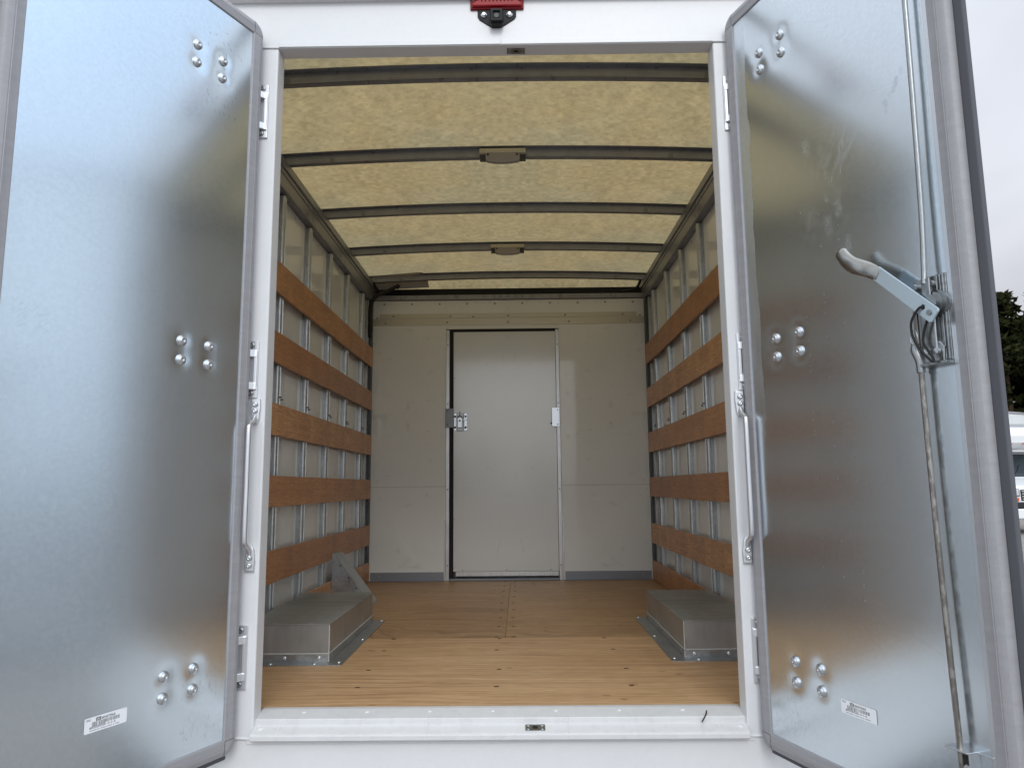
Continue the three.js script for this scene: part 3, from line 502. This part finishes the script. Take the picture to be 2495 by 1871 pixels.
function sticker(code) {
  const c = document.createElement('canvas'); c.width = 640; c.height = 208; const x = c.getContext('2d');
  x.fillStyle = '#f4f6fa'; x.fillRect(0, 0, 640, 208); x.fillStyle = '#20242c';
  x.fillStyle = '#6a6f7c'; for (const [a, b, w] of [[26, 22, 46], [78, 22, 14], [26, 36, 24], [56, 36, 34]]) x.fillRect(a, b, w, 8);
  x.fillStyle = '#12151c'; x.fillRect(168, 20, 74, 44); x.strokeStyle = '#f4f6fa'; x.lineWidth = 5; x.beginPath(); x.moveTo(174, 28); x.lineTo(188, 56); x.lineTo(204, 30); x.lineTo(220, 56); x.lineTo(236, 28); x.stroke();
  x.beginPath(); x.moveTo(188, 28); x.lineTo(204, 52); x.lineTo(222, 28); x.stroke();
  x.fillStyle = '#12151c'; x.font = 'bold 47px sans-serif'; x.textAlign = 'left'; x.textBaseline = 'alphabetic'; x.fillText('WHITING', 250, 62, 226);
  rs = code.charCodeAt(code.length - 3) * 331; let p = 112; x.fillStyle = '#2a2d3a'; while (p < 520) { const w = 2 + Math.floor(rnd() * 4) * 2; x.fillRect(p, 70, w, 62); p += w + 3 + Math.floor(rnd() * 3) * 3; }
  x.fillStyle = '#f4f6fa'; x.fillRect(310, 118, 240, 40); x.fillStyle = '#23262f'; x.font = 'bold 40px monospace'; x.fillText(code.slice(0, 10), 78, 158, 240); x.fillText(code.slice(10), 322, 156, 214);
  x.fillStyle = '#8a8f9e'; p = 84; while (p < 520) { const w = 5 + Math.floor(rnd() * 8); if (rnd() > 0.14) x.fillRect(p, 174 + (rnd() > 0.5 ? 3 : 0), w, 14); p += w + 4; }
  const t = new THREE.CanvasTexture(c); t.colorSpace = THREE.SRGBColorSpace; return phys({ map: t, roughness: 0.35, clearcoat: 0.3 });
}
function cargoDoor(sg, xh, zh, th, yb, yt, wS, bolts, lab, code) {
  // local x = sg * distance from the hinge side of the inner sheet, local z = out of the inner face
  const D = P('cargo_door', (() => { const a = sg * -0.036, b = sg * (wS + 0.05); return box(Math.min(a, b), Math.max(a, b), yb - 0.05, yt + 0.034, -0.046, -0.034, 0.003); })(), whitePaint, sg < 0 ? 'left rear door swung open, bare sheet metal inside' : 'right rear door swung open, with lock rods and handle');
  D.position.x = xh; D.position.z = zh; D.rotation.y = sg < 0 ? th : -th;
  const bx = (a, b, y0, y1, z0, z1, r) => box(Math.min(sg * a, sg * b), Math.max(sg * a, sg * b), y0, y1, z0, z1, r);
  const H = yt - yb;
  // inner sheet, pulled in slightly round every bolt and a little wavy between
  const NX = 90, NY = 260, pos = [], uv = [], idx = [];
  for (let j = 0; j <= NY; j++) for (let i = 0; i <= NX; i++) {
    const s = wS * i / NX, y = yb + H * j / NY; let z = 0;
    z += 0.0010 * (fbm(s * 2.3 + 4, y * 1.5 + sg, 2, 71 + sg) - 0.5) * Math.sin(Math.PI * i / NX) * Math.sin(Math.PI * j / NY) * 2;
    for (const [bs, by] of bolts) { const q = ((s - bs) ** 2 + (y - by) ** 2) / 0.00055; if (q < 9) z -= 0.0030 * Math.exp(-q); }
    pos.push(sg * s, y, z); uv.push(i / NX, j / NY);
  }
  for (let j = 0; j < NY; j++) for (let i = 0; i < NX; i++) { const a = j * (NX + 1) + i, b = a + 1, c = a + NX + 1, d = c + 1; sg > 0 ? idx.push(a, b, c, b, d, c) : idx.push(a, c, b, b, c, d); }
  const g = new THREE.BufferGeometry(); g.setAttribute('position', new THREE.Float32BufferAttribute(pos, 3)); g.setAttribute('uv', new THREE.Float32BufferAttribute(uv, 2)); g.setIndex(idx); g.computeVertexNormals();
  const T = doorTex(sg, wS, H, yb);
  S(D, 'inner_sheet', g, std({ map: T.map, roughnessMap: T.rough, roughness: 1, metalness: 0.96 }));
  S(D, 'door_core', bx(0.002, wS - 0.002, yb + 0.002, yt - 0.002, -0.034, -0.004, 0), sealGrey);
  // edge trim: profile (outward distance, height above the sheet)
  const prof = [[-0.003, -0.004], [-0.003, 0.003], [-0.001, 0.0045], [0.017, 0.0052], [0.0185, 0.0042], [0.0195, 0.0042], [0.021, 0.0052], [0.031, 0.004], [0.037, 0.0005], [0.0395, -0.005], [0.0395, -0.032], [-0.003, -0.032]];
  const run = (len) => { const q = prism(prof, len); return toCreasedNormals(q, 0.6); };  // x outward, y up from the sheet, z along
  const put = (q, ox, oy, fx) => { // map (outward, height, along)
    const p = q.attributes.position, n = []; for (let i = 0; i < p.count; i++) { const [X, Y, Z] = fx(p.getX(i), p.getY(i), p.getZ(i)); p.setXYZ(i, sg * (ox + X), oy + Y, Z); }
    // keep triangles facing outwards
    const r = q.index ? q.toNonIndexed() : q; r.computeVertexNormals(); const u = uvm(r); return u;
  };
  const fixWinding = (q) => { const p = q.attributes.position; for (let i = 0; i < p.count; i += 3) { const a = [p.getX(i + 1), p.getY(i + 1), p.getZ(i + 1)]; p.setXYZ(i + 1, p.getX(i + 2), p.getY(i + 2), p.getZ(i + 2)); p.setXYZ(i + 2, ...a); } q.computeVertexNormals(); return q; };
  const signedVol = (q) => { const p = q.attributes.position; let v = 0; const A = new THREE.Vector3(), B = new THREE.Vector3(), C = new THREE.Vector3(); for (let i = 0; i < p.count; i += 3) { A.fromBufferAttribute(p, i); B.fromBufferAttribute(p, i + 1); C.fromBufferAttribute(p, i + 2); v += A.dot(B.cross(C)); } return v; };
  const trim = (q) => { if (signedVol(q) < 0) fixWinding(q); return S(D, 'edge_trim', uvm(toCreasedNormals(q, 0.55)), trimGrey); };
  trim(put(run(H - 0.002), 0, yb + 0.001, (o, h, l) => [-o, l, h]));                // hinge side
  trim(put(run(H - 0.002), wS, yb + 0.001, (o, h, l) => [o, l, h]));               // free side
  trim(put(run(wS - 0.002), 0.001, yt, (o, h, l) => [l, o, h]));                   // top
  trim(put(run(wS - 0.002), 0.001, yb, (o, h, l) => [l, -o, h]));                  // bottom
  const q4 = new THREE.LatheGeometry(prof.map(([r, h]) => new THREE.Vector2(Math.max(r, 0.0002) * 1.004 + 0.0003, h * 1.0 + 0.0004)).reverse(), 10, 0, Math.PI / 2); // quarter turn in +x +z
  for (const [ox, oy, ang] of [[0, yt, 1], [wS, yt, 0], [wS, yb, 3], [0, yb, 2]]) {
    const q = q4.clone(); q.rotateX(-Math.PI / 2);                                  // axis y -> -? local z
    const p = q.attributes.position, r = q.toNonIndexed(), pr = r.attributes.position;
    for (let i = 0; i < pr.count; i++) { let X = Math.abs(pr.getX(i)), Y = Math.abs(pr.getY(i)), Z = -pr.getZ(i); if (ang === 1 || ang === 2) X = -X; if (ang >= 2) Y = -Y; pr.setXYZ(i, sg * (ox + X), oy + Y, Z); }
    r.computeVertexNormals(); const mv = mergeVertices(r, 1e-5); mv.deleteAttribute('normal'); mv.computeVertexNormals();
    S(D, 'corner_cap', uvm(toCreasedNormals(mv, 0.6)), trimGrey);
  }
  // soft seal lip behind the trim on the closing and bottom sides
  S(D, 'seal_lip', bx(wS + 0.0385, wS + 0.062, yb - 0.045, yt + 0.035, -0.033, -0.020, 0.004), sealGrey);
  S(D, 'seal_lip', bx(-0.03, wS + 0.038, yb - 0.058, yb - 0.0385, -0.033, -0.020, 0.004), sealGrey);
  for (const [s, y] of bolts) S(D, 'bolt', boltZ, zinc, [sg * s, y, -0.0006], [0, 0, hash(Math.round(s * 1000), Math.round(y * 1000), 1) * 6]);
  // maker's sticker
  const [s0, s1, ya, y2, tilt] = lab, sw = Math.abs(s1 - s0), sh = y2 - ya;
  const shp = new THREE.Shape(), r = 0.004, a = sw / 2, b = sh / 2; shp.moveTo(-a + r, -b); shp.lineTo(a - r, -b); shp.quadraticCurveTo(a, -b, a, -b + r); shp.lineTo(a, b - r); shp.quadraticCurveTo(a, b, a - r, b); shp.lineTo(-a + r, b); shp.quadraticCurveTo(-a, b, -a, b - r); shp.lineTo(-a, -b + r); shp.quadraticCurveTo(-a, -b, -a + r, -b);
  const sg2 = new THREE.ShapeGeometry(shp, 6), su = sg2.attributes.uv, sp = sg2.attributes.position; for (let i = 0; i < su.count; i++) su.setXY(i, sp.getX(i) / sw + 0.5, sp.getY(i) / sh + 0.5);
  S(D, 'sticker', sg2, sticker(code), [sg * (s0 + s1) / 2, (ya + y2) / 2, 0.0012], [0, 0, tilt], 'white sticker with a black logo and bar code');
  return D;
}
const bL = [], bR = [];
for (const y of [1.849, 1.797, 1.011, 0.9605, 0.1684, 0.117]) { bL.push([0.1996, y], [0.1096, y]); bR.push([0.1996, y + 0.0054], [0.1096, y + 0.0054]); }
const doorL = cargoDoor(-1, -0.7306, 0.06, 65.21 * Math.PI / 180, -0.0418, 2.0044, 0.6572, bL, [0.2985, 0.403, 0.0915, 0.1245, 0.0], 'MD00084548-0-2-6');
const doorR = cargoDoor(1, 0.7303, 0.0501, 70.46 * Math.PI / 180, -0.0364, 2.0098, 0.6572, bR, [0.2645, 0.370, 0.093, 0.1245, 0.01], 'MD00084548-0-1-6');
const gear = ([x, y, z]) => [x - 0.0245, y + 0.0295 * (y - 0.62), z];
{ // lock gear on the right door (local x = distance from hinge side)
  const D = doorR, before = D.children.length, rodM = zincDull, rodWorn = std({ color: 0xffffff, metalness: 0.85, roughness: 0.4, map: tex(1024, 64, (u, v) => { const n = fbm(u * 60, v * 5, 4, 700), k = 128 + 34 * sstep(0.42, 0.66, n); return [k, k - 3, k - 8]; }) });
  const B = (name, x0, x1, y0, y1, z0, z1, m, r = 0.001) => S(D, name, box(x0, x1, y0, y1, z0, z1, r), m);
  S(D, 'lock_rod', tube([[0.641, 1.99, 0.017], [0.641, 1.6, 0.017], [0.637, 1.2, 0.018], [0.634, 1.06, 0.022], [0.634, 1.02, 0.026]], 0.0058, 60, 12), rodM);
  B('rod_end', 0.628, 0.648, 0.972, 1.03, 0.024, 0.0285, rodM, 0.002);
  S(D, 'lock_rod', tube([[0.601, 0.85, 0.017], [0.602, 0.7, 0.017], [0.606, 0.45, 0.017], [0.614, 0.135, 0.017], [0.618, -0.03, 0.017]], 0.0058, 60, 12), rodWorn);
  { const g = tube([[0.596, 0.905, 0.020], [0.594, 0.89, 0.021], [0.600, 0.868, 0.018], [0.601, 0.845, 0.017]], 0.0085, 20, 10); S(D, 'rod_end', g, zincDull); }
  B('latch_plate', 0.594, 0.667, 0.862, 1.038, 0.0008, 0.0045, zincDull, 0.001);
  for (const x of [0.654, 0.661]) B('latch_rib', x, x + 0.003, 0.864, 1.036, 0.003, 0.009, zincDull, 0.001);
  S(D, 'top_bracket', (() => { const g = prism([[0.594, 1.0], [0.65, 1.0], [0.652, 1.034], [0.64, 1.037], [0.60, 1.035], [0.594, 1.03]], 0.008, 0.0015); g.translate(0, 0, 0.004); return g; })(), zincDull);
  for (const x of [0.604, 0.640]) S(D, 'bolt', cyl([x, 1.021, 0.015], 0.007, 0.008, 'z', 6), zinc);
  S(D, 'pivot_boss', merge([cyl([0.648, 0.979, 0.009], 0.026, 0.012, 'z', 28), cyl([0.648, 0.979, 0.018], 0.021, 0.010, 'z', 28), cyl([0.648, 0.979, 0.026], 0.015, 0.010, 'z', 24)]), zincDull);
  B('latch_channel', 0.612, 0.646, 0.885, 0.985, 0.004, 0.020, zincDull, 0.003);
  B('link_bar', 0.594, 0.604, 0.885, 0.972, 0.014, 0.020, rodWorn, 0.002);
  S(D, 'lower_bracket', (() => { const g = prism([[0.60, 0.862], [0.655, 0.862], [0.657, 0.89], [0.648, 0.902], [0.612, 0.900], [0.60, 0.892]], 0.012, 0.002); g.translate(0, 0, 0.004); return g; })(), zincDull);
  B('bracket_lip', 0.598, 0.667, 0.855, 0.861, 0.001, 0.024, zincDull, 0.001);
  for (const [x, y] of [[0.645, 0.882], [0.622, 0.884]]) S(D, 'bolt', cyl([x, y, 0.019], 0.006, 0.008, 'z', 12), zinc);
  // handle arm with a hole and a dished grip
  const A = [0.662, 0.947], N = [0.523, 1.073], dx = N[0] - A[0], dy = N[1] - A[1], L = Math.hypot(dx, dy), ux = dx / L, uy = dy / L, nx = -uy, ny = ux, hw = 0.0165;
  const sh = new THREE.Shape(); const pt = (a, b) => [A[0] + ux * a + nx * b, A[1] + uy * a + ny * b];
  sh.moveTo(...pt(0, -hw + 0.004)); sh.lineTo(...pt(0.004, -hw)); sh.lineTo(...pt(L, -hw * 0.92)); sh.lineTo(...pt(L, hw * 0.92)); sh.lineTo(...pt(0.004, hw)); sh.lineTo(...pt(0, hw - 0.004)); sh.closePath();
  const ho = new THREE.Path(); const hc = pt(0.036, 0); ho.absarc(hc[0], hc[1], 0.0055, 0, Math.PI * 2, true); sh.holes.push(ho);
  const arm = new THREE.ExtrudeGeometry(sh, { depth: 0.003, bevelEnabled: true, bevelSize: 0.0008, bevelThickness: 0.0008, bevelOffset: -0.0008, bevelSegments: 2, curveSegments: 10 }); arm.translate(0, 0, 0.0335);
  const h = S(D, 'door_handle', arm, zincSkyTint);
  // grip: lofted sections along a curve, flaring and turning away from the sheet
  const secs = 16, ring = 18, gp = [], gi = []; const curve = new THREE.CatmullRomCurve3([[0.53, 1.067, 0.0355], [0.508, 1.083, 0.037], [0.488, 1.094, 0.041], [0.468, 1.105, 0.0435], [0.450, 1.122, 0.045], [0.439, 1.142, 0.049], [0.436, 1.149, 0.051]].map((p) => new THREE.Vector3(...p)));
  for (let i = 0; i <= secs; i++) {
    const t = i / secs, c = curve.getPoint(t), d = curve.getTangent(t), nrm = new THREE.Vector3(0, 0, 1), sd = new THREE.Vector3().crossVectors(d, nrm).normalize(); const up = new THREE.Vector3().crossVectors(sd, d).normalize();
    const w = 0.0148 + 0.0035 * Math.sin(t * Math.PI) - (t > 0.85 ? (t - 0.85) * 0.055 : 0), k = 0.0028 + 0.0045 * sstep(0, 0.35, t) - (t > 0.9 ? (t - 0.9) * 0.03 : 0);
    for (let j = 0; j < ring; j++) { const a = j / ring * Math.PI * 2, ca = Math.cos(a), sa = Math.sin(a); const q = c.clone().addScaledVector(sd, w * Math.sign(ca) * Math.pow(Math.abs(ca), 0.8)).addScaledVector(up, k * sa); gp.push(q.x, q.y, q.z); }
  }
  for (let i = 0; i < secs; i++) for (let j = 0; j < ring; j++) { const a = i * ring + j, b = i * ring + (j + 1) % ring, c = a + ring, d = b + ring; gi.push(a, c, b, b, c, d); }
  const c0 = gp.length / 3; for (const t of [0, 1]) { const c = curve.getPoint(t); gp.push(c.x, c.y, c.z); } for (let j = 0; j < ring; j++) { const b = (j + 1) % ring; gi.push(c0, j, b); gi.push(c0 + 1, secs * ring + b, secs * ring + j); }
  const gg = new THREE.BufferGeometry(); gg.setAttribute('position', new THREE.Float32BufferAttribute(gp, 3)); gg.setAttribute('uv', new THREE.Float32BufferAttribute(new Float32Array(gp.length / 3 * 2), 2)); gg.setIndex(gi); gg.computeVertexNormals();
  S(D, 'handle_grip', gg, std({ color: 0xa5a29c, metalness: 1, roughness: 0.2 }));
  S(D, 'pivot_bolt', cyl([0.651, 0.957, 0.038], 0.006, 0.006, 'z', 6), zincDull);
  // rod guide at the foot
  B('rod_guide', 0.59, 0.640, 0.128, 0.1315, 0.0, 0.030, zinc, 0.001); B('rod_guide', 0.638, 0.642, 0.03, 0.1315, 0.0, 0.026, zinc, 0.001); B('rod_guide', 0.64, 0.672, 0.126, 0.130, 0.0005, 0.004, zinc, 0.001);
  S(D, 'bolt', cyl([0.629, 0.098, 0.012], 0.0085, 0.016, 'z', 16), zinc); B('guide_plate', 0.606, 0.640, 0.02, 0.126, 0.0006, 0.004, darkSteel, 0.001);
  for (const o of D.children.slice(before)) { const p = o.geometry.attributes.position; for (let i = 0; i < p.count; i++) p.setXYZ(i, ...gear([p.getX(i), p.getY(i), p.getZ(i)])); }
  B('edge_strip', 0.643, 0.6555, -0.034, 2.007, 0.0006, 0.0024, zinc, 0.0006);
}
// --- running gear so that the truck stands on the ground
{
  const tyre = std({ color: 0x141414, roughness: 0.85 }), rim = std({ color: 0xa0a2a5, metalness: 0.7, roughness: 0.4 });
  const ch = P('chassis', merge([box(-0.48, -0.40, -0.34, -0.16, -5.6, -0.2, 0), box(0.40, 0.48, -0.34, -0.16, -5.6, -0.2, 0), box(-0.9, 0.9, -0.5, -0.4, -1.12, -1.02, 0), box(-0.9, 0.9, -0.5, -0.4, -4.95, -4.85, 0)]), darkSteel);
  const cab = P('cab', (() => { const g = prism([[3.13, -0.35], [5.9, -0.35], [5.95, 0.25], [5.1, 0.42], [4.55, 1.2], [3.13, 1.25]], 1.9, 0.04); g.rotateY(Math.PI / 2); g.translate(-0.95, 0, 0); return uvm(g); })(), whitePaint);
  for (const [x, z] of [[-0.84, -1.07], [0.84, -1.07], [-0.84, -4.9], [0.84, -4.9]]) {
    const w = P('wheel', new THREE.TorusGeometry(0.275, 0.11, 14, 32).rotateY(Math.PI / 2).translate(x, GY + 0.385, z), tyre);
    S(w, 'rim', cyl([x, GY + 0.385, z], 0.19, 0.15, 'x', 24), rim);
  }
  P('rear_bumper', box(-0.95, 0.95, -0.52, -0.36, -0.12, -0.02, 0.01), darkSteel);
}

// ------------------------------------------------------------------ loose things
doorR.updateWorldMatrix(true, true);
const onDoor = (pts) => pts.map((p) => { const v = new THREE.Vector3(...gear(p)).applyMatrix4(doorR.matrixWorld); return [v.x, v.y, v.z]; });
function loose(name, label, category, g, m) { g.computeBoundingBox(); const b = g.boundingBox, c = [(b.min.x + b.max.x) / 2, b.min.y, (b.min.z + b.max.z) / 2]; g.translate(-c[0], -c[1], -c[2]); const o = part(name, g, m, scene); o.position.set(...c); o.userData = { label, category }; return o; }
loose('cable_tie', 'black plastic cable tie looped through the right door latch', 'cable tie', tube(onDoor([[0.634, 0.972, 0.040], [0.622, 0.962, 0.043], [0.611, 0.945, 0.044], [0.609, 0.925, 0.043], [0.613, 0.908, 0.042], [0.62, 0.892, 0.040], [0.633, 0.872, 0.036], [0.645, 0.859, 0.032], [0.642, 0.87, 0.030], [0.625, 0.90, 0.031], [0.628, 0.925, 0.030], [0.637, 0.945, 0.030], [0.637, 0.965, 0.031]]), 0.0026, 120, 8, true), rubber);
loose('split_ring', 'thin steel ring hanging on the black cable tie', 'ring', tube(onDoor(Array.from({ length: 16 }, (_, i) => [0.607 + 0.012 * Math.cos(i / 16 * 6.2832), 0.915 + 0.0145 * Math.sin(i / 16 * 6.2832), 0.036 + 0.004 * Math.cos(i / 16 * 6.2832)])), 0.0009, 60, 6, true), zinc);
loose('wood_splinter', 'dark thin splinter lying on the white sill near the right post', 'splinter', tube([[0.561, -0.021, -0.010], [0.568, -0.0115, -0.0125], [0.576, -0.0035, -0.022], [0.581, 0.0005, -0.036]], 0.0019, 20, 5), nailDark);

// ------------------------------------------------------------------ beyond the right door: parked box truck, white trailer, trees
function van(x, z, turn) {
  const t = top('parked_box_truck', 'white box truck parked nose-on beyond the right rear door', 'box truck', [x, GY, z]); t.rotation.y = turn;
  const body = phys({ color: 0xe6e8ea, roughness: 0.3, clearcoat: 0.6 }), dark = std({ color: 0x131416, roughness: 0.5 }), glass = phys({ color: 0x26333b, roughness: 0.04, metalness: 0, clearcoat: 1 }), amber = phys({ color: 0xc7560a, roughness: 0.2, clearcoat: 0.8 }), lampG = phys({ color: 0xd9dde0, roughness: 0.1, metalness: 0.5, clearcoat: 1 });
  const Q = (n, g, m) => part(n, g, m, t);
  const side = (pts, w, b) => { const g = prism(pts, w, b); g.rotateY(-Math.PI / 2); g.translate(w / 2, 0, 0); return uvm(toCreasedNormals(g, 0.5)); }; // outline (z, y): front is +z
  Q('cab_body', side([[-1.9, 0.45], [0.75, 0.45], [0.82, 0.7], [0.8, 1.22], [0.72, 1.33], [0.05, 1.55], [-0.55, 2.28], [-0.75, 2.33], [-1.9, 2.33]], 1.96, 0.06), body);
  const ws = new THREE.PlaneGeometry(1.66, 0.86); ws.rotateX(-0.69); ws.translate(0, 1.92, -0.235); Q('windshield', ws, glass);
  for (const s of [-1, 1]) {
    Q('side_window', box(s > 0 ? 0.975 : -0.985, s > 0 ? 0.985 : -0.975, 1.5, 2.15, -1.5, -0.6, 0.003), glass);
    const hl = Q('headlight', box(s * 0.79 - 0.16, s * 0.79 + 0.16, 1.03, 1.24, 0.74, 0.825, 0.02), dark); part('lens', box(s * 0.79 - 0.135, s * 0.79 + 0.135, 1.05, 1.22, 0.80, 0.845, 0.02), lampG, hl);
    Q('turn_signal', box(s * 0.82 - 0.18, s * 0.82 + 0.15, 0.90, 1.005, 0.74, 0.845, 0.02), amber);
    const mi = Q('mirror', box(s * 1.2 - 0.09, s * 1.2 + 0.09, 1.55, 1.95, -0.35, -0.25, 0.03), dark); part('mirror_arm', tube([[s * 0.97, 1.5, -0.4], [s * 1.1, 1.55, -0.32], [s * 1.2, 1.6, -0.3]], 0.015, 12, 8), dark, mi);
    Q('wiper', tube([[s * 0.3, 1.585, 0.07], [s * 0.3 + 0.25, 1.75, -0.06], [s * 0.3 + 0.42, 1.93, -0.205]], 0.009, 12, 6), dark);
  }
  const gr = Q('grille', box(-0.6, 0.6, 0.92, 1.22, 0.77, 0.83, 0.01), dark); for (let i = 0; i < 4; i++) part('grille_bar', box(-0.58, 0.58, 0.95 + i * 0.07, 0.975 + i * 0.07, 0.82, 0.845, 0.005), lampG, gr);
  const bu = Q('bumper', box(-1.0, 1.0, 0.42, 0.70, 0.78, 0.97, 0.04), body); part('bumper_strip', box(-1.01, 1.01, 0.70, 0.88, 0.76, 0.93, 0.03), dark, bu);
  Q('cab_over_box', side([[-1.9, 2.40], [0.1, 2.40], [0.30, 2.55], [0.32, 2.75], [0.1, 3.0], [-0.5, 3.15], [-1.9, 3.2]], 2.2, 0.08), body);
  Q('cargo_box', box(-1.15, 1.15, 0.75, 3.2, -6.2, -1.92, 0.04), body);
  for (let i = 0; i < 5; i++) part('marker_light', box(-0.8 + i * 0.4 - 0.05, -0.8 + i * 0.4 + 0.05, 2.50, 2.54, 0.27, 0.31, 0.008), amber, t);
  const ty = new THREE.TorusGeometry(0.27, 0.115, 12, 28).rotateY(Math.PI / 2), ri = cyl([0, 0, 0], 0.18, 0.16, 'x', 20);
  for (const [wx, wz] of [[-0.85, -0.15], [0.85, -0.15], [-0.88, -4.6], [0.88, -4.6]]) { const w = Q('wheel', ty, dark); w.position.set(wx, 0.385, wz); part('rim', ri, castAlu, w); }
  return t;
}
van(14.6, -19.4, 0);
{
  const t = top('white_trailer', 'long white trailer parked behind the white box truck', 'trailer', [15, GY, -28]); t.rotation.y = 0.5;
  const w = phys({ color: 0xdfe1e2, roughness: 0.45, clearcoat: 0.2 });
  part('trailer_box', box(-8.5, 8.5, 1.1, 4.45, -1.3, 1.3, 0.05), w, t);
  for (let i = 0; i < 14; i++) part('panel_rib', box(-8.3 + i * 1.27, -8.26 + i * 1.27, 1.15, 4.35, 1.3, 1.315, 0), w, t);
  part('top_rail', box(-8.52, 8.52, 4.40, 4.5, -1.33, 1.33, 0.02), trimGrey, t);
  const dk = std({ color: 0x15161a, roughness: 0.8 }), ty = new THREE.TorusGeometry(0.37, 0.14, 10, 24);
  for (const x of [-7, -5.8]) for (const z of [-1.05, 1.05]) { const q = part('wheel', ty, dk, t); q.position.set(x, 0.51, z); }
  part('landing_leg', box(5.9, 6.05, 0, 1.12, -0.7, -0.55, 0), dk, t); part('landing_leg', box(5.9, 6.05, 0, 1.12, 0.55, 0.7, 0), dk, t);
}
// trees: tapered trunk, drooping limbs, crown of many small leaf-spray faces
function treeGeo(seed, h, rad, conif) {
  rs = seed; const pos = [], nor = [], col = [];
  const N = 5200; const clumps = [];
  for (let i = 0; i < 110; i++) { const t = 0.1 + 0.9 * rnd(), a = rnd() * 6.283, env = conif ? Math.pow(1 - t, 0.8) + 0.05 : Math.sin(Math.PI * Math.min(1, t * 0.9 + 0.12)); const r = rad * env * (0.35 + 0.7 * Math.sqrt(rnd())); clumps.push([Math.cos(a) * r, h * (0.08 + 0.92 * t) - r * 0.12, Math.sin(a) * r, rad * (0.13 + 0.16 * rnd()) * (0.5 + env * 0.6)]); }
  const v = new THREE.Vector3(), a1 = new THREE.Vector3(), b1 = new THREE.Vector3();
  for (let i = 0; i < N; i++) {
    const c = clumps[Math.floor(rnd() * clumps.length)], q = Math.cbrt(rnd()), th = rnd() * 6.283, ph = Math.acos(2 * rnd() - 1);
    v.set(c[0] + c[3] * 1.4 * q * Math.sin(ph) * Math.cos(th), c[1] + c[3] * 0.8 * q * Math.cos(ph), c[2] + c[3] * 1.4 * q * Math.sin(ph) * Math.sin(th));
    const s = 0.13 + 0.16 * rnd(); a1.set(rnd() - 0.5, (rnd() - 0.6) * 0.7, rnd() - 0.5).normalize().multiplyScalar(s); b1.set(rnd() - 0.5, rnd() - 0.5, rnd() - 0.5).normalize(); b1.cross(a1).normalize().multiplyScalar(s * 0.45);
    const n = new THREE.Vector3().crossVectors(a1, b1).normalize(), k = 0.75 + 0.5 * rnd(), w = rnd() * 0.3, C = [0.15 * k * (1 + w), 0.19 * k, 0.075 * k];
    const P4 = [v.clone().sub(a1), v.clone().add(b1), v.clone().add(a1), v.clone().sub(b1)];
    for (const j of [0, 1, 2, 0, 2, 3]) { pos.push(P4[j].x, P4[j].y, P4[j].z); nor.push(n.x, n.y, n.z); col.push(...C); }
  }
  const g = new THREE.BufferGeometry(); g.setAttribute('position', new THREE.Float32BufferAttribute(pos, 3)); g.setAttribute('normal', new THREE.Float32BufferAttribute(nor, 3)); g.setAttribute('color', new THREE.Float32BufferAttribute(col, 3));
  const tr = [cyl([0, h * 0.46, 0], rad * 0.11, h * 0.92, 'y', 9, 0.02)]; for (let i = 0; i < 12; i++) { const c = clumps[i * 7]; tr.push(tube([[0, c[1] * 0.92, 0], [c[0] * 0.5, c[1] * 0.98, c[2] * 0.5], [c[0], c[1], c[2]]], 0.035, 5, 5)); }
  return [g, merge(tr)];
}
{
  const leaf = phys({ vertexColors: true, roughness: 1, transmission: 0.4, thickness: 0, side: THREE.DoubleSide }), bark = std({ color: 0x4a3a2b, roughness: 0.95 });
  const kinds = [treeGeo(11, 10.5, 3.4, true), treeGeo(29, 9.2, 3.6, false), treeGeo(53, 11.2, 3.2, true)];
  const tree = (x, z, k, s, r, label, group) => { const t = top('tree', label, 'tree', [x, GY, z], group); part('trunk', kinds[k][1], bark, t); part('crown', kinds[k][0], leaf, t); t.rotation.y = r; t.scale.setScalar(s); };
  tree(23.6, -33, 2, 0.93, 0.4, 'dark green tree showing its peak just right of the right rear door', 'trees beyond the parked trucks');
  tree(26.6, -33.5, 0, 1.06, 2.1, 'dark green tree at the right edge of the picture above the trailer', 'trees beyond the parked trucks');
  tree(25.2, -36, 1, 1.1, 3.3, 'bushy green tree between the two peaked trees above the trailer', 'trees beyond the parked trucks');
  tree(21.5, -35, 1, 0.95, 5.3, 'low bushy tree behind the edge of the right rear door', 'trees beyond the parked trucks');
  tree(29.6, -34.5, 2, 1.0, 1.3, 'dark green tree just outside the right edge of the picture', 'trees beyond the parked trucks');
  rs = 31; for (let i = 0; i < 12; i++) tree(-48 + i * 8.5 + 3 * (rnd() - 0.5), 118 + 10 * rnd(), i % 3, 0.7 + 0.35 * rnd(), rnd() * 6, 'tree in the distant row behind the photographer, mirrored in the front wall door', 'row of trees across the lot');
}
renderer.render(scene, camera);
